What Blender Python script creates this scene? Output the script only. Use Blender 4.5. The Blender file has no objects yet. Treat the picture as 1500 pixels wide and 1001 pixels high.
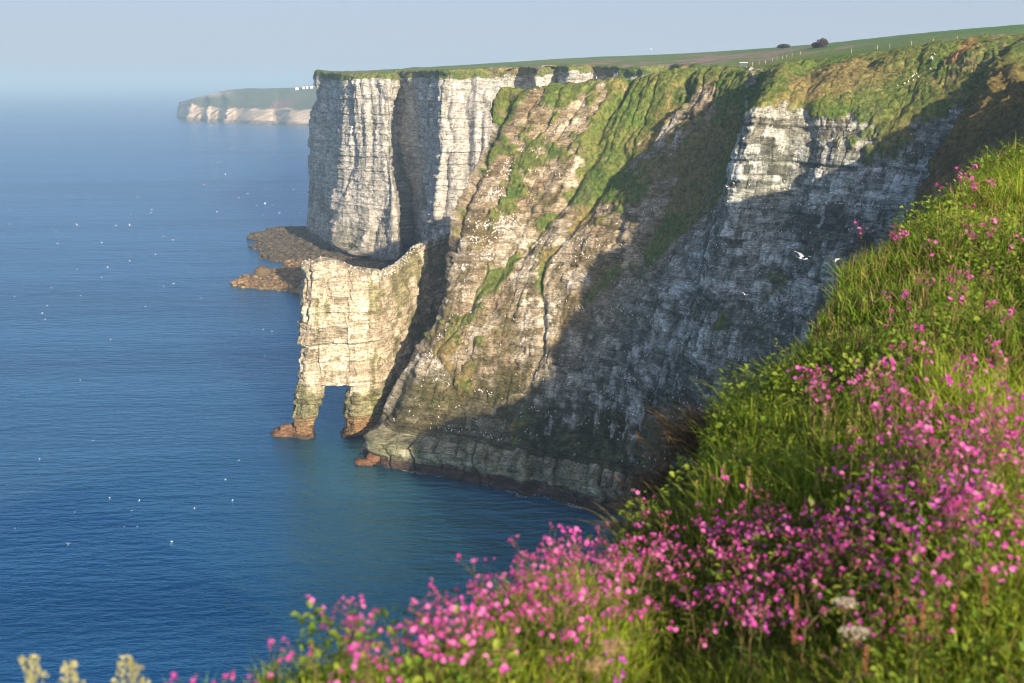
import bpy, math, random
import numpy as np
from mathutils import Vector, Matrix
R = math.radians
rng = np.random.default_rng(7)
random.seed(7)
scene = bpy.context.scene
col = scene.collection
CAMZ = 100.0
FPX, CX, CY = 1608.0, 750.0, 500.5
PITCH = R(13.36)
cp, sp = math.cos(PITCH), math.sin(PITCH)
SUN_AZ, SUN_EL = R(28), R(20)            # to the right of straight behind the camera
SUN = np.array([math.sin(SUN_AZ) * math.cos(SUN_EL), -math.cos(SUN_AZ) * math.cos(SUN_EL), math.sin(SUN_EL)])

# ---------------------------------------------------------------- measuring helpers
def ray(px, py):
    a, b = (px - CX) / FPX, (CY - py) / FPX
    return np.array([a, cp + b * sp, -sp + b * cp])
def PY(px, py, Y):
    d = ray(px, py)
    return np.array([0, 0, CAMZ]) + d * (Y / d[1])
def PZ(px, py, z=0.0):
    d = ray(px, py)
    return np.array([0, 0, CAMZ]) + d * ((z - CAMZ) / d[2])
def PX(px, Y, z):
    return np.array([(px - CX) / FPX * (Y * cp + (CAMZ - z) * sp), Y, z])
def to_px(P):
    P = np.asarray(P, float)
    q = P - np.array([0, 0, CAMZ])
    f = q[..., 1] * cp - q[..., 2] * sp
    u = q[..., 1] * sp + q[..., 2] * cp
    return CX + FPX * q[..., 0] / f, CY - FPX * u / f

# ---------------------------------------------------------------- noise
def _h(ix, iy, iz, seed):
    h = (ix.astype(np.int64) * 374761393 + iy.astype(np.int64) * 668265263 + iz.astype(np.int64) * 2147483647 + seed * 1274126177) & 0xFFFFFFFF
    h = ((h ^ (h >> 13)) * 1274126177) & 0xFFFFFFFF
    h = ((h ^ (h >> 16)) * 2246822519) & 0xFFFFFFFF
    return ((h ^ (h >> 15)) & 0xFFFFFF) / float(0xFFFFFF)
def hash1(i, seed=0):
    i = np.asarray(i)
    z = np.zeros_like(i)
    return _h(i, z, z, seed)
def hash2(i, j, seed=0):
    return _h(np.asarray(i), np.asarray(j), np.zeros_like(np.asarray(i)), seed)
def vnoise(x, y, z=None, seed=0):
    x = np.asarray(x, float); y = np.asarray(y, float)
    x, y = np.broadcast_arrays(x, y)
    z = np.zeros_like(x) if z is None else np.broadcast_to(np.asarray(z, float), x.shape)
    xi, yi, zi = np.floor(x), np.floor(y), np.floor(z)
    fx, fy, fz = x - xi, y - yi, z - zi
    xi, yi, zi = xi.astype(np.int64), yi.astype(np.int64), zi.astype(np.int64)
    s = lambda t: t * t * t * (t * (t * 6 - 15) + 10)
    fx, fy, fz = s(fx), s(fy), s(fz)
    r = 0
    for dx in (0, 1):
        wx = fx if dx else 1 - fx
        for dy in (0, 1):
            wy = fy if dy else 1 - fy
            for dz in (0, 1):
                wz = fz if dz else 1 - fz
                r = r + _h(xi + dx, yi + dy, zi + dz, seed) * wx * wy * wz
    return r * 2 - 1
def fbm(x, y, z=None, seed=0, oct=4, gain=.5):
    t, a, f, n = 0, 1.0, 1.0, 0
    for o in range(oct):
        t = t + a * vnoise(np.asarray(x) * f, np.asarray(y) * f, None if z is None else np.asarray(z) * f, seed + o * 17)
        n += a; a *= gain; f *= 2.03
    return t / n
def sstep(a, b, x):
    t = np.clip((x - a) / (b - a), 0, 1)
    return t * t * (3 - 2 * t)
def lerp(a, b, t): return a + (b - a) * t

# ---------------------------------------------------------------- object helpers
def tag(o, label=None, cat=None, group=None, kind=None):
    if label: o['label'] = label
    if cat: o['category'] = cat
    if group: o['group'] = group
    if kind: o['kind'] = kind
    return o
def mesh_np(name, V, F, mats, smooth=True, colors=None, parent=None, face_mat=None, attrs=None):
    """V (n,3); F (m,k) one face size, or a list of such arrays."""
    V = np.asarray(V, np.float32)
    Fl = F if isinstance(F, list) else [F]
    Fl = [np.asarray(f, np.int32) for f in Fl if len(f)]
    me = bpy.data.meshes.new(name)
    me.vertices.add(len(V)); me.vertices.foreach_set('co', V.ravel())
    loops = np.concatenate([f.ravel() for f in Fl])
    sizes = np.concatenate([np.full(len(f), f.shape[1], np.int32) for f in Fl])
    starts = np.concatenate([[0], np.cumsum(sizes)[:-1]]).astype(np.int32)
    me.loops.add(len(loops)); me.loops.foreach_set('vertex_index', loops)
    me.polygons.add(len(sizes)); me.polygons.foreach_set('loop_start', starts); me.polygons.foreach_set('loop_total', sizes)
    me.polygons.foreach_set('use_smooth', np.full(len(sizes), smooth))
    if face_mat is not None: me.polygons.foreach_set('material_index', np.asarray(face_mat, np.int32))
    for m in (mats if isinstance(mats, (list, tuple)) else [mats]): me.materials.append(m)
    if colors is not None:
        c = np.ones((len(V), 4), np.float32); c[:, :3] = colors
        a = me.color_attributes.new('tint', 'FLOAT_COLOR', 'POINT'); a.data.foreach_set('color', c.ravel())
    for k, v in (attrs or {}).items():
        a = me.attributes.new(k, 'FLOAT', 'POINT'); a.data.foreach_set('value', np.asarray(v, np.float32).ravel())
    me.update(calc_edges=True)
    o = bpy.data.objects.new(name, me); col.objects.link(o)
    if parent is not None: o.parent = parent
    return o
def grid_faces(nu, nv, keep=None):
    i = np.arange(nu - 1)[:, None] * nv + np.arange(nv - 1)[None, :]
    q = np.stack([i, i + nv, i + nv + 1, i + 1], -1)
    if keep is not None: q = q[keep]
    return q.reshape(-1, 4)
def pchip(xk, Yk, x):
    """monotone cubic through knots; Yk (n, ...)"""
    xk = np.asarray(xk, float); Yk = np.asarray(Yk, float)
    h = np.diff(xk).reshape((-1,) + (1,) * (Yk.ndim - 1))
    d = np.diff(Yk, axis=0) / h
    m = np.zeros_like(Yk)
    if len(xk) > 2:
        w1, w2 = 2 * h[1:] + h[:-1], h[1:] + 2 * h[:-1]
        ok = d[1:] * d[:-1] > 0
        with np.errstate(divide='ignore', invalid='ignore'):
            mm = (w1 + w2) / (w1 / d[:-1] + w2 / d[1:])
        m[1:-1] = np.where(ok, mm, 0)
    m[0], m[-1] = d[0], d[-1]
    i = np.clip(np.searchsorted(xk, x, side='right') - 1, 0, len(xk) - 2)
    sh = (-1,) + (1,) * (Yk.ndim - 1)
    hh = (xk[i + 1] - xk[i]).reshape(sh)
    t = ((x - xk[i]).reshape(sh)) / hh
    a, b = Yk[i], Yk[i + 1]
    return (1 + 2 * t) * (1 - t) ** 2 * a + t * (1 - t) ** 2 * hh * m[i] + t * t * (3 - 2 * t) * b + t * t * (t - 1) * hh * m[i + 1]
def catmull(xk, Yk, x):
    xk = np.asarray(xk, float); Yk = np.asarray(Yk, float)
    h = np.diff(xk).reshape((-1,) + (1,) * (Yk.ndim - 1))
    d = np.diff(Yk, axis=0) / h
    m = np.zeros_like(Yk)
    m[1:-1] = (h[:-1] * d[1:] + h[1:] * d[:-1]) / (h[:-1] + h[1:]) * .8
    m[0], m[-1] = d[0], d[-1]
    i = np.clip(np.searchsorted(xk, x, side='right') - 1, 0, len(xk) - 2)
    sh = (-1,) + (1,) * (Yk.ndim - 1)
    hh = (xk[i + 1] - xk[i]).reshape(sh)
    t = ((x - xk[i]).reshape(sh)) / hh
    a, b = Yk[i], Yk[i + 1]
    return (1 + 2 * t) * (1 - t) ** 2 * a + t * (1 - t) ** 2 * hh * m[i] + t * t * (3 - 2 * t) * b + t * t * (t - 1) * hh * m[i + 1]

# ---------------------------------------------------------------- node helpers
class NT:
    def __init__(s, name):
        s.m = bpy.data.materials.new(name); s.m.use_nodes = True
        s.t = s.m.node_tree; s.N = s.t.nodes; s.L = s.t.links
        s.b = s.N['Principled BSDF']
    def n(s, typ, **kw):
        x = s.N.new(typ)
        for k, v in kw.items():
            if k.startswith('i_'): x.inputs[k[2:].replace('_', ' ')].default_value = v
            else: setattr(x, k, v)
        return x
    def l(s, a, b): s.L.new(a, b)
    def noise(s, vec, scale, detail=3, rough=.55):
        x = s.n('ShaderNodeTexNoise'); x.inputs['Scale'].default_value = scale; x.inputs['Detail'].default_value = detail; x.inputs['Roughness'].default_value = rough
        if vec is not None: s.l(vec, x.inputs['Vector'])
        return x.outputs['Fac']
    def ramp(s, fac, stops):
        x = s.n('ShaderNodeValToRGB'); e = x.color_ramp.elements
        while len(e) < len(stops): e.new(.5)
        for k, (p, c) in zip(e, stops):
            k.position = p; k.color = (c if isinstance(c, (tuple, list)) else (c, c, c)) + (1,) if not isinstance(c, (int, float)) else (c, c, c, 1)
        s.l(fac, x.inputs['Fac']); return x.outputs['Color']
    def math(s, op, a, b=None, c=None):
        x = s.n('ShaderNodeMath', operation=op)
        for k, v in enumerate((a, b, c)):
            if v is None: continue
            if isinstance(v, (int, float)): x.inputs[k].default_value = v
            else: s.l(v, x.inputs[k])
        return x.outputs[0]
    def mix(s, fac, a, b, mode='MIX'):
        x = s.n('ShaderNodeMix', data_type='RGBA', blend_type=mode)
        for k, v in (('Factor', fac), ('A', a), ('B', b)):
            sock = [i for i in x.inputs if i.name == k and i.type == ('VALUE' if k == 'Factor' else 'RGBA')][0]
            if isinstance(v, (int, float)): sock.default_value = v
            elif isinstance(v, tuple): sock.default_value = v + (1,)
            else: s.l(v, sock)
        return [o for o in x.outputs if o.type == 'RGBA'][0]
    def mapping(s, vec, scale=(1, 1, 1), rot=(0, 0, 0)):
        x = s.n('ShaderNodeMapping'); x.inputs['Scale'].default_value = scale; x.inputs['Rotation'].default_value = rot
        s.l(vec, x.inputs['Vector']); return x.outputs['Vector']
def simple_mat(name, c, rough=.7, spec=.3):
    m = NT(name)
    geo = m.n('ShaderNodeNewGeometry')
    f = m.noise(geo.outputs['Position'], 40.0, 2)
    m.l(m.mix(f, tuple(x * .82 for x in c), tuple(min(1, x * 1.15) for x in c)), m.b.inputs['Base Color'])
    m.b.inputs['Roughness'].default_value = rough
    m.b.inputs['Specular IOR Level'].default_value = spec
    return m.m
SKY_S, SUN_S, EXPO, HAZE = .135, 4.6, 1.0, 2.1e-4
# ================================================================ THE COAST
def rock_disp(U, z, seed, fine=1.0):
    """blocky chalk: beds and joints, metres along the face U and height z -> (protrusion, per-block tone)"""
    rg = np.random.default_rng(seed)
    zz = z + .9 * vnoise(U / 22., z / 60., seed=seed) + .35 * vnoise(U / 6., z / 9., seed=seed + 3)
    out = np.zeros_like(U); tone = np.zeros_like(U); crack = np.zeros_like(U)
    for lev, (t0, t1, w0, w1, amp, jw) in enumerate([(4.5, 9., 5., 12., .95, .35), (1.0, 2.4, 1.6, 5.0, .75, .14), (.5, 1.1, .7, 1.9, .28, .14)]):
        b = np.cumsum(rg.uniform(t0, t1, 400)) - 20
        L = np.searchsorted(b, zz)
        lo = b[np.clip(L - 1, 0, 399)]; hi = b[np.clip(L, 0, 399)]
        w = lerp(w0, w1, hash1(L, seed + lev)) 
        uu = U + 40 * hash1(L, seed + 9 + lev) + .5 * vnoise(U / 3., z / 2.5, seed=seed + lev * 5)
        C = np.floor(uu / w)
        fu = (uu / w - C) * w
        r = hash2(L, C.astype(np.int64), seed + 21 + lev)
        lp = hash1(L, seed + 33 + lev) - .5
        jd = np.minimum(fu, w - fu); ld = np.minimum(zz - lo, hi - zz)
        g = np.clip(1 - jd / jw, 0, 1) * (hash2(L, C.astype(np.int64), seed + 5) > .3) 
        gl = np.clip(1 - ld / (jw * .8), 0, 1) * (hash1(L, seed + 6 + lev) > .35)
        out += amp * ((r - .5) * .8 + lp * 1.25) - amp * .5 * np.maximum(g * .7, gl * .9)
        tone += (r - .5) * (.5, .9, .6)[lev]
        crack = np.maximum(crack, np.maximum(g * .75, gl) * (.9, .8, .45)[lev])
        odd = hash2(L, C.astype(np.int64), seed + 77 + lev); tone += np.where(odd > .88, -.55, np.where(odd < .08, .45, 0)) * (.6, 1, .7)[lev]
    out += fine * .14 * fbm(U / 1.1, z / .9, seed=seed + 50, oct=3)
    return out, tone, crack

def build_loft(cols, seg_u, seg_v):
    """cols (n,K,3) control columns -> grid (nu,nv,3), arc length U (nu,nv), column index cu (nu), station index sv (nv)"""
    C = np.asarray(cols, float)
    n, K = C.shape[:2]
    kc = np.concatenate([[0], np.cumsum(np.maximum(np.linalg.norm(np.diff(C[:, K // 2, :2], axis=0), axis=1), 3))])
    xs = [np.linspace(kc[i], kc[i + 1], seg_u[i], endpoint=False) for i in range(n - 1)] + [[kc[-1]]]
    xs = np.concatenate(xs)
    cu = np.interp(xs, kc, np.arange(n))
    G = catmull(kc, C, xs)                                   # nu,K,3
    vs = np.concatenate([np.linspace(i, i + 1, seg_v[i], endpoint=False) for i in range(K - 1)] + [[K - 1]])
    P = pchip(np.arange(K), np.transpose(G, (1, 0, 2)), vs)  # nv,nu,3
    P = np.transpose(P, (1, 0, 2))
    for k, v in enumerate(vs):
        if 1 <= v <= 3: i = min(int(v), 2); P[:, k] = lerp(G[:, i], G[:, i + 1], v - i)      # the ledge keeps its square edge
    d = np.zeros(P.shape[:2]); d[1:] = np.linalg.norm(np.diff(P[..., :2], axis=0), axis=-1)
    U = np.cumsum(d, axis=0)
    # one arc length for the whole column (mean of the rock part) keeps the joints upright
    return P, U, cu, vs
def grid_normals(P):
    du = np.gradient(P, axis=0); dv = np.gradient(P, axis=1)
    N = np.cross(du, dv); N /= np.linalg.norm(N, axis=-1, keepdims=True) + 1e-9
    return N

# ---- land height: thin plate through measured points
class TPS:
    def __init__(s, pts, S=300., smooth=0.0):
        p = np.asarray(pts, float); s.S = S
        s.X = p[:, :2] / S; n = len(p)
        K = s.k(s.X, s.X) + smooth * np.eye(n); Q = np.hstack([np.ones((n, 1)), s.X])
        A = np.block([[K, Q], [Q.T, np.zeros((3, 3))]])
        w = np.linalg.solve(A, np.concatenate([p[:, 2], np.zeros(3)])); s.w, s.a = w[:n], w[n:]
    def k(s, A, B):
        r2 = ((A[:, None] - B[None]) ** 2).sum(-1) + 1e-12
        return .5 * r2 * np.log(r2)
    def __call__(s, x, y):
        x, y = np.broadcast_arrays(np.asarray(x, float), np.asarray(y, float))
        X = np.stack([x.ravel(), y.ravel()], -1) / s.S
        out = np.concatenate([s.k(c, s.X) @ s.w + s.a[0] + c @ s.a[1:] for c in np.array_split(X, max(1, len(X) // 40000))])
        return out.reshape(x.shape)

# ---- measured columns.  far cliff: (top px,py,Y), (base px,Y)
FAR = [((600, 108, 1050), (585, 1040)), ((520, 107, 850), (505, 838)), ((473, 106, 765), (455, 752)),
       ((466, 106, 745), (449, 730)), ((488, 108, 695), (474, 678)), ((511, 110, 648), (500, 634)),
       ((540, 110, 641), (528, 616)), ((570, 108, 634), (574, 604)), ((580, 107, 674), (597, 656)),
       ((618, 105, 622), (625, 606)), ((656, 103, 588), (640, 570)), ((700, 101, 590), (690, 566)),
       ((742, 99, 588), (735, 564)), ((758, 99, 612), (757, 588)), ((790, 98, 582), (788, 560)),
       ((812, 97, 600), (812, 580)), ((835, 96, 574), (832, 552)), ((862, 96, 592), (860, 566)),
       ((905, 97, 566), (900, 540)), ((950, 98, 556), (945, 532)), ((978, 99, 566), (972, 540)), ((1010, 99, 540), (1000, 515))]
# main headland: base (px,Y) at z=0, then (px,py,Y) up to the turf edge
MAIN = [  # base px,py | z~28 | z~55 | z~78 | chalk top | turf edge
    ((556, 684), (618, 554, 290), (649, 482, 299), (691, 338, 315), (748, 212, 332), (782, 131, 345)),
    ((640, 698), (668, 575, 286), (700, 450, 300), (755, 320, 314), (815, 215, 326), (872, 124, 340)),
    ((760, 720), (785, 580, 277), (820, 440, 291), (880, 310, 304), (935, 205, 314), (985, 112, 330)),
    ((868, 746), (890, 600, 264), (925, 450, 277), (985, 320, 285), (1040, 200, 293), (1082, 104, 316)),
    ((940, 764), (960, 610, 252), (1000, 440, 261), (1050, 300, 268), (1085, 190, 274), (1130, 98, 302)),
    ((985, 782), (1010, 600, 243), (1050, 440, 250), (1085, 280, 255), (1112, 155, 258), (1165, 92, 290)),
    ((1040, 795), (1070, 600, 236), (1110, 440, 246), (1150, 300, 253), (1180, 152, 257), (1215, 88, 283)),
    ((1090, 805), (1120, 600, 231), (1160, 440, 239), (1205, 300, 245), (1240, 168, 250), (1275, 80, 276)),
    ((1145, 818), (1170, 600, 225), (1210, 440, 232), (1260, 300, 239), (1310, 172, 245), (1345, 72, 270)),
    ((1200, 828), (1225, 600, 219), (1270, 440, 226), (1325, 300, 233), (1375, 165, 239), (1405, 62, 262)),
    ((1270, 834), (1290, 600, 214), (1335, 440, 220), (1385, 300, 226), (1430, 165, 232), (1462, 60, 252))]
def station_main(c):
    b = PZ(*c[0]); pts = [PY(*q) for q in c[1:]]
    out = pts[0] - b; out[2] = 0; out /= np.linalg.norm(out)
    n = np.array([out[0], out[1], 0])
    sb = min(7.0, .55 * np.hypot(*(pts[0] - b)[:2]))
    l2 = b + np.array([0, 0, 6.4]) + n * .4; l3 = b + n * sb + np.array([0, 0, 7.8])
    return [b - n * .5 - np.array([0, 0, 4.]), b, l2, l3] + pts
def rim(e, inland, land=None, d=26.):
    q = e + np.array([inland[0], inland[1], 0]) * d
    return q
def station_world(top, base, chalk=.86, inset=.8, fr=(.3, .55)):
    top = np.array(top, float); b = np.array([base[0], base[1], 0.])
    d = top - b; dh = np.array([d[0], d[1], 0]); L = np.linalg.norm(dh); n = dh / max(L, 1e-6)
    H = top[2]
    def at(fz, fh): return b + dh * fh + np.array([0, 0, H * fz])
    return [b - n * .5 - np.array([0, 0, 4.]), b, b + n * .4 + np.array([0, 0, 4.]), b + n * 1.2 + np.array([0, 0, 6.]),
            at(fr[0], .28), at(fr[1], .45), at(.75, .6), at(chalk, inset), top]
far_cols, far_in = [], []
for (tp, bp) in FAR:
    t = PY(*tp); b = PX(bp[0], bp[1], 0.)
    far_cols.append(station_world(t, b[:2], chalk=.955, inset=.86))
main_cols = [station_main(c) for c in MAIN]
hid = [station_world((96, 500, 103), (66, 496)), station_world((76, 446, 99.5), (48, 452)), station_world((42, 396, 97.5), (14, 404)),
       station_world((16, 362, 97.2), (-16, 340))]
def W(*p): return np.array(p, float)
for i in (9, 10): main_cols[i][3] = main_cols[i][2] * .6 + main_cols[i][4] * .4; main_cols[i][3][2] = 7.8
spur = [W(60, 204, -4), W(60.5, 204.5, 0), W(61, 205, 5), W(62, 206, 6.6), W(69, 209, 33), W(76, 213, 57), PY(1340, 308, 217), PY(1390, 205, 223), PY(1474, 104, 229)]
spur2 = [W(55, 187, -4), W(55.5, 187, 0), W(56, 187.5, 5), W(57, 188, 6.6), W(65, 192, 33), W(71, 195, 56), W(78, 199, 75), W(86, 203, 89), W(99, 205, 101)]
near_cols = [main_cols[10], spur, spur2]
NEAR_TOP = [(88, 181, 101.5), (94, 146, 101.5), (103, 117, 102), (112, 86, 102), (109, 69, 102), (94, 56, 101), (104, 40, 101), (140, 18, 101), (200, 5, 101), (202, -60, 101), (196, -150, 101), (160, -215, 101), (118, -190, 100), (72, -100, 98), (40, -40, 95), (24, 0, 91), (18, 20, 87), (6, 30, 86), (-4, 22, 85), (-9, 8, 85), (-12, -8, 88), (8, -50, 95), (50, -130, 98), (95, -215, 100)]  # coast out of view, shaped so its edge shades the headland
NEAR_BASE = [(58, 170), (66, 138), (76, 110), (86, 84), (86, 74), (72, 62), (78, 30), (122, 0), (172, -14), (176, -60), (172, -140), (158, -182), (140, -176), (95, -86), (62, -28), (46, 14), (34, 44), (10, 56), (-18, 36), (-26, 10), (-32, -14), (-12, -60), (28, -142), (74, -226)]  # unseen spur under the camera kept narrow so its shadow misses the sea
for t, b in zip(NEAR_TOP, NEAR_BASE): near_cols.append(station_world(t, b))
# the bay head joins the far wall to the hidden flank of the headland
far_cols = far_cols + [hid[0]]
link_cols = [hid[0], hid[1], hid[2], hid[3], main_cols[0]]

# land height control points
land_pts = [c[-1] for c in far_cols[2:]] + [c[-1] for c in hid[1:]] + [c[-1] for c in main_cols] + [spur[-1], spur2[-1]] + [W(*t) for t in NEAR_TOP[:6]]
for q in [(700, 97, 900), (800, 88, 950), (880, 83, 1000), (940, 81, 950), (1000, 78.5, 850), (1080, 74, 750), (1150, 70.5, 640), (1210, 67, 560), (1300, 62, 470), (1400, 54.5, 420), (1500, 53, 390), (1650, 51, 330),
          (1000, 105.5, 480), (1100, 93, 420), (1200, 80, 380), (1290, 72, 320), (1150, 84, 420), (905, 91, 700), (960, 89, 690), (860, 93, 720), (560, 105.5, 760), (620, 103.5, 760), (1420, 58, 300)]:
    land_pts.append(PY(*q))
land_pts += [W(200, 200, 113), W(260, 60, 105), W(300, -200, 104), W(900, 500, 128), W(600, 900, 128), W(700, 0, 112), W(100, 1800, 118), W(900, 1800, 120), W(-60, 1500, 108)]
land = TPS(land_pts, smooth=2e-4)
def add_rim(cols, closed_dir=None):
    """append two turf stations inland of the edge"""
    E = np.array([c[-1] for c in cols]); T = np.gradient(E[:, :2], axis=0)
    Nn = np.stack([-T[:, 1], T[:, 0]], -1); Nn /= np.linalg.norm(Nn, axis=1, keepdims=True)   # left of travel = inland
    out = []
    for c, e, n in zip(cols, E, Nn):
        p1 = e + W(n[0], n[1], 0) * 9; p2 = e + W(n[0], n[1], 0) * 20
        if e[1] > 60:
            p1[2] = max(land(p1[0], p1[1]), e[2] - 1.0) + .25; p2[2] = land(p2[0], p2[1]) - .8
        else: p2[2] -= 3
        out.append(list(c) + [p1, p2])
    return out
all_cols = far_cols[:-1] + link_cols[:-1] + main_cols[:-1] + near_cols
all_cols = add_rim(all_cols)
nF = len(far_cols) - 1; nL = len(link_cols) - 1; nM = len(main_cols) - 1
EDGE = np.array([c[8][:2] for c in all_cols])
seg_u = []
for i in range(len(all_cols) - 1):
    if i < 2: seg_u.append(10)
    elif i < nF: seg_u.append(34)
    elif i < nF + nL - 1: seg_u.append(14)
    elif i < nF + nL: seg_u.append(40)
    elif i < nF + nL + nM: seg_u.append(78)
    elif i < nF + nL + nM + 1: seg_u.append(70)
    elif i < nF + nL + nM + 2: seg_u.append(60)
    else: seg_u.append(16)
seg_v = [2, 14, 10, 60, 95, 95, 85, 85, 16, 8]
P0, U0, CU, SV = build_loft(all_cols, seg_u, seg_v)
NU, NV = P0.shape[:2]
mid = int(np.searchsorted(SV, 5.0))
Um = np.repeat(U0[:, mid:mid + 1], NV, 1)
N0 = grid_normals(P0)
CUg = np.repeat(CU[:, None], NV, 1); SVg = np.repeat(SV[None, :], NU, 0)
isfar = 1 - sstep(nF - 1, nF + .5, CUg)
mainc = CUg - (nF + nL)                       # 0..10 along the main headland
z0 = P0[..., 2]
# ---- where turf lies (0 rock .. 1 turf)
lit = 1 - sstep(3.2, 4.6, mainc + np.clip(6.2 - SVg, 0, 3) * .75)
lit = np.where(mainc < -.2, 0, lit)
n1 = fbm(Um / 6.5, SVg * 1.9, seed=3, oct=4); n2 = fbm(Um / 26., SVg * .9, seed=8, oct=3); n3 = fbm(P0[..., 0] / 3., P0[..., 1] / 3., z0 / 3., seed=12, oct=4)
vb_lit = np.interp(SVg.ravel(), [0, 3, 3.3, 4, 5, 5.8, 6.5, 7.2, 8, 8.4, 10], [0, 0, .12, .22, .28, .40, .56, .68, .84, 1.25, 1.4]).reshape(SVg.shape)
vb_wall = np.interp(SVg.ravel(), [0, 3, 6.4, 6.85, 7.15, 8, 10], [0, .06, .10, .18, .85, 1.1, 1.4]).reshape(SVg.shape)
vb_far = np.interp(SVg.ravel(), [0, 3, 5, 6.9, 7.0, 7.35, 8, 10], [0, .12, .05, .05, .1, .9, 1.2, 1.4]).reshape(SVg.shape)
spurw = sstep(10.4, 10.9, mainc)
vb_spur = np.interp(SVg.ravel(), [0, 4.5, 5.3, 5.8, 10], [0, .1, .5, .9, 1.4]).reshape(SVg.shape)
vb = np.where(mainc < -.2, vb_far, lerp(vb_wall, vb_lit, lit)); vb = lerp(vb, vb_spur, spurw)
gully_ = np.clip(1 - np.abs(vnoise(Um / 12. + .7 * n2 + .2 * n1, SVg * .45, seed=31)) * 2, 0, 1)
vb = vb + lit * (.30 * gully_ ** 2 - .20 * (1 - gully_) ** 2) * np.interp(SVg, [0, 4.3, 5.5, 7.4, 8], [0, 0, 1, .9, .2])
veg = sstep(.42, .56, vb + .42 * n1 + .34 * n2 + .34 * n3)
rocky = 1 - veg
# ---- gullies, buttresses, blocks
rid = 1 - np.abs(vnoise(Um / 12. + .7 * n2 + .2 * n1, SVg * .45, seed=31)) * 2
rid2 = 1 - np.abs(vnoise(Um / 4.6 + .9 * n2 + .35 * n1, SVg * .8, seed=37)) * 2
gul = -(np.clip(rid, .1, 1) ** 2) * 3.0 - (np.clip(rid2, .2, 1) ** 2) * .7
g_amt = np.where(mainc < -.2, 0, lerp(np.interp(SVg, [0, 3, 4, 5, 6.5, 8, 9], [.0, .15, .2, .45, .55, .7, 0]), np.interp(SVg, [0, 3, 3.5, 5, 6.3, 7.1, 7.6, 8.6, 9], [0, .1, .2, .6, 1.15, 1.2, 1.1, .5, 0]), lit))
fl = -(np.clip(1 - np.abs(vnoise(Um / 17. + .5 * n2, SVg * .35, seed=41)) * 2.2, 0, 1) ** 2) * 3.2 - (np.clip(1 - np.abs(vnoise(Um / 6. + .6 * n2, SVg * .7, seed=43)) * 2.2, 0, 1) ** 2) * 1.0 + 4.2 * vnoise(Um / 24. + .3 * n2, SVg * .55, seed=47) + 1.6 * vnoise(Um / 8. + .5 * n2, SVg * .6, seed=49) + 1.0 * vnoise(Um / 3.2 + .4 * n1, SVg * .5, seed=53)
f_amt = np.where(mainc < -.2, np.interp(SVg, [0, 1, 2, 3.5, 7, 7.6, 8.4], [0, .6, .8, 1, 1, .6, 0]), 0) * sstep(1.5, 3, CUg)
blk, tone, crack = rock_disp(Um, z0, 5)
ledge = np.interp(SVg, [0, 1, 2.0, 2.4, 3, 3.2], [.5, .75, .9, .5, .5, 1])
b_amt = lerp(1., .45, veg) * np.interp(SVg, [0, 8, 8.5, 9], [1, .8, .15, 0]) * ledge * lerp(1, 1.0, isfar) * sstep(-4, -2, z0)
big = 2.4 * fbm(P0[..., 0] / 28., P0[..., 1] / 28., z0 / 34., seed=61, oct=3) * np.interp(SVg, [0, 1, 3, 4, 8, 9], [0, .15, .35, 1, .7, 0])
jc = (Um + .45 * z0 + 1.1 * vnoise(Um / 7., z0 / 4., seed=121)) / 4.6; jC = np.floor(jc).astype(np.int64); jf = (jc - jC) * 4.6
jw_ = np.minimum(jf, 4.6 - jf); onl = (mainc > -.3) * sstep(.6, 1., SVg) * sstep(3.25, 2.95, SVg)
jd_ = (hash1(jC, 122) - .5) * 2.0 + (hash1(jC * 7 + (z0 + 1.5 * hash1(jC, 125) > 4.0), 123) - .5) * 1.3 - 1.5 * np.clip(1 - jw_ / .55, 0, 1) * (hash1(jC, 124) > .25)
ljoint = np.clip(1 - jw_ / .5, 0, 1) * (hash1(jC, 124) > .25) * onl
turf = onl * jd_ + (spurw * sstep(4, 6, SVg)) * (1.6 * fbm(P0[..., 0] / 4., P0[..., 1] / 4., z0 / 4., seed=73, oct=4) + .8 * n3) + veg * (.55 * (SVg < 8.2) + .75 * n3 + .3 * n1) + veg * .35 * fbm(P0[..., 0] / 1.6, P0[..., 1] / 1.6, z0 / 1.6, seed=71, oct=3) * np.interp(SVg, [0, 8, 9, 10], [1, 1, .6, .2])
PD = P0 + N0 * (gul * g_amt + fl * f_amt + blk * b_amt + big + turf)[..., None]
tread = np.interp(SVg, [0, 6, 8, 8.4, 9, 10], [0, 0, .5, .8, .5, .2])
PD[..., 2] += .45 * fbm(P0[..., 0] / 5., P0[..., 1] / 5., seed=77, oct=3) * tread
# ---- base colours
def C3(*c): return np.array(c, float)
cn = fbm(Um / 2.4, z0 / 1.6, seed=81, oct=4); cw = fbm(Um / 14., z0 / 11., seed=83, oct=4); cs = fbm(Um / 1.7, z0 / 14., seed=87, oct=3)
def mixc(a, b, t): return a + (b - a) * np.clip(t, 0, 1)[..., None]
chalk = mixc(C3(.62, .535, .40) * np.ones(P0.shape), C3(.38, .315, .215), .5 + .7 * cn - .5 * tone)
chalk = mixc(chalk, C3(.66, .62, .54), sstep(.1, .5, tone + .4 * cw) * .6)
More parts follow.
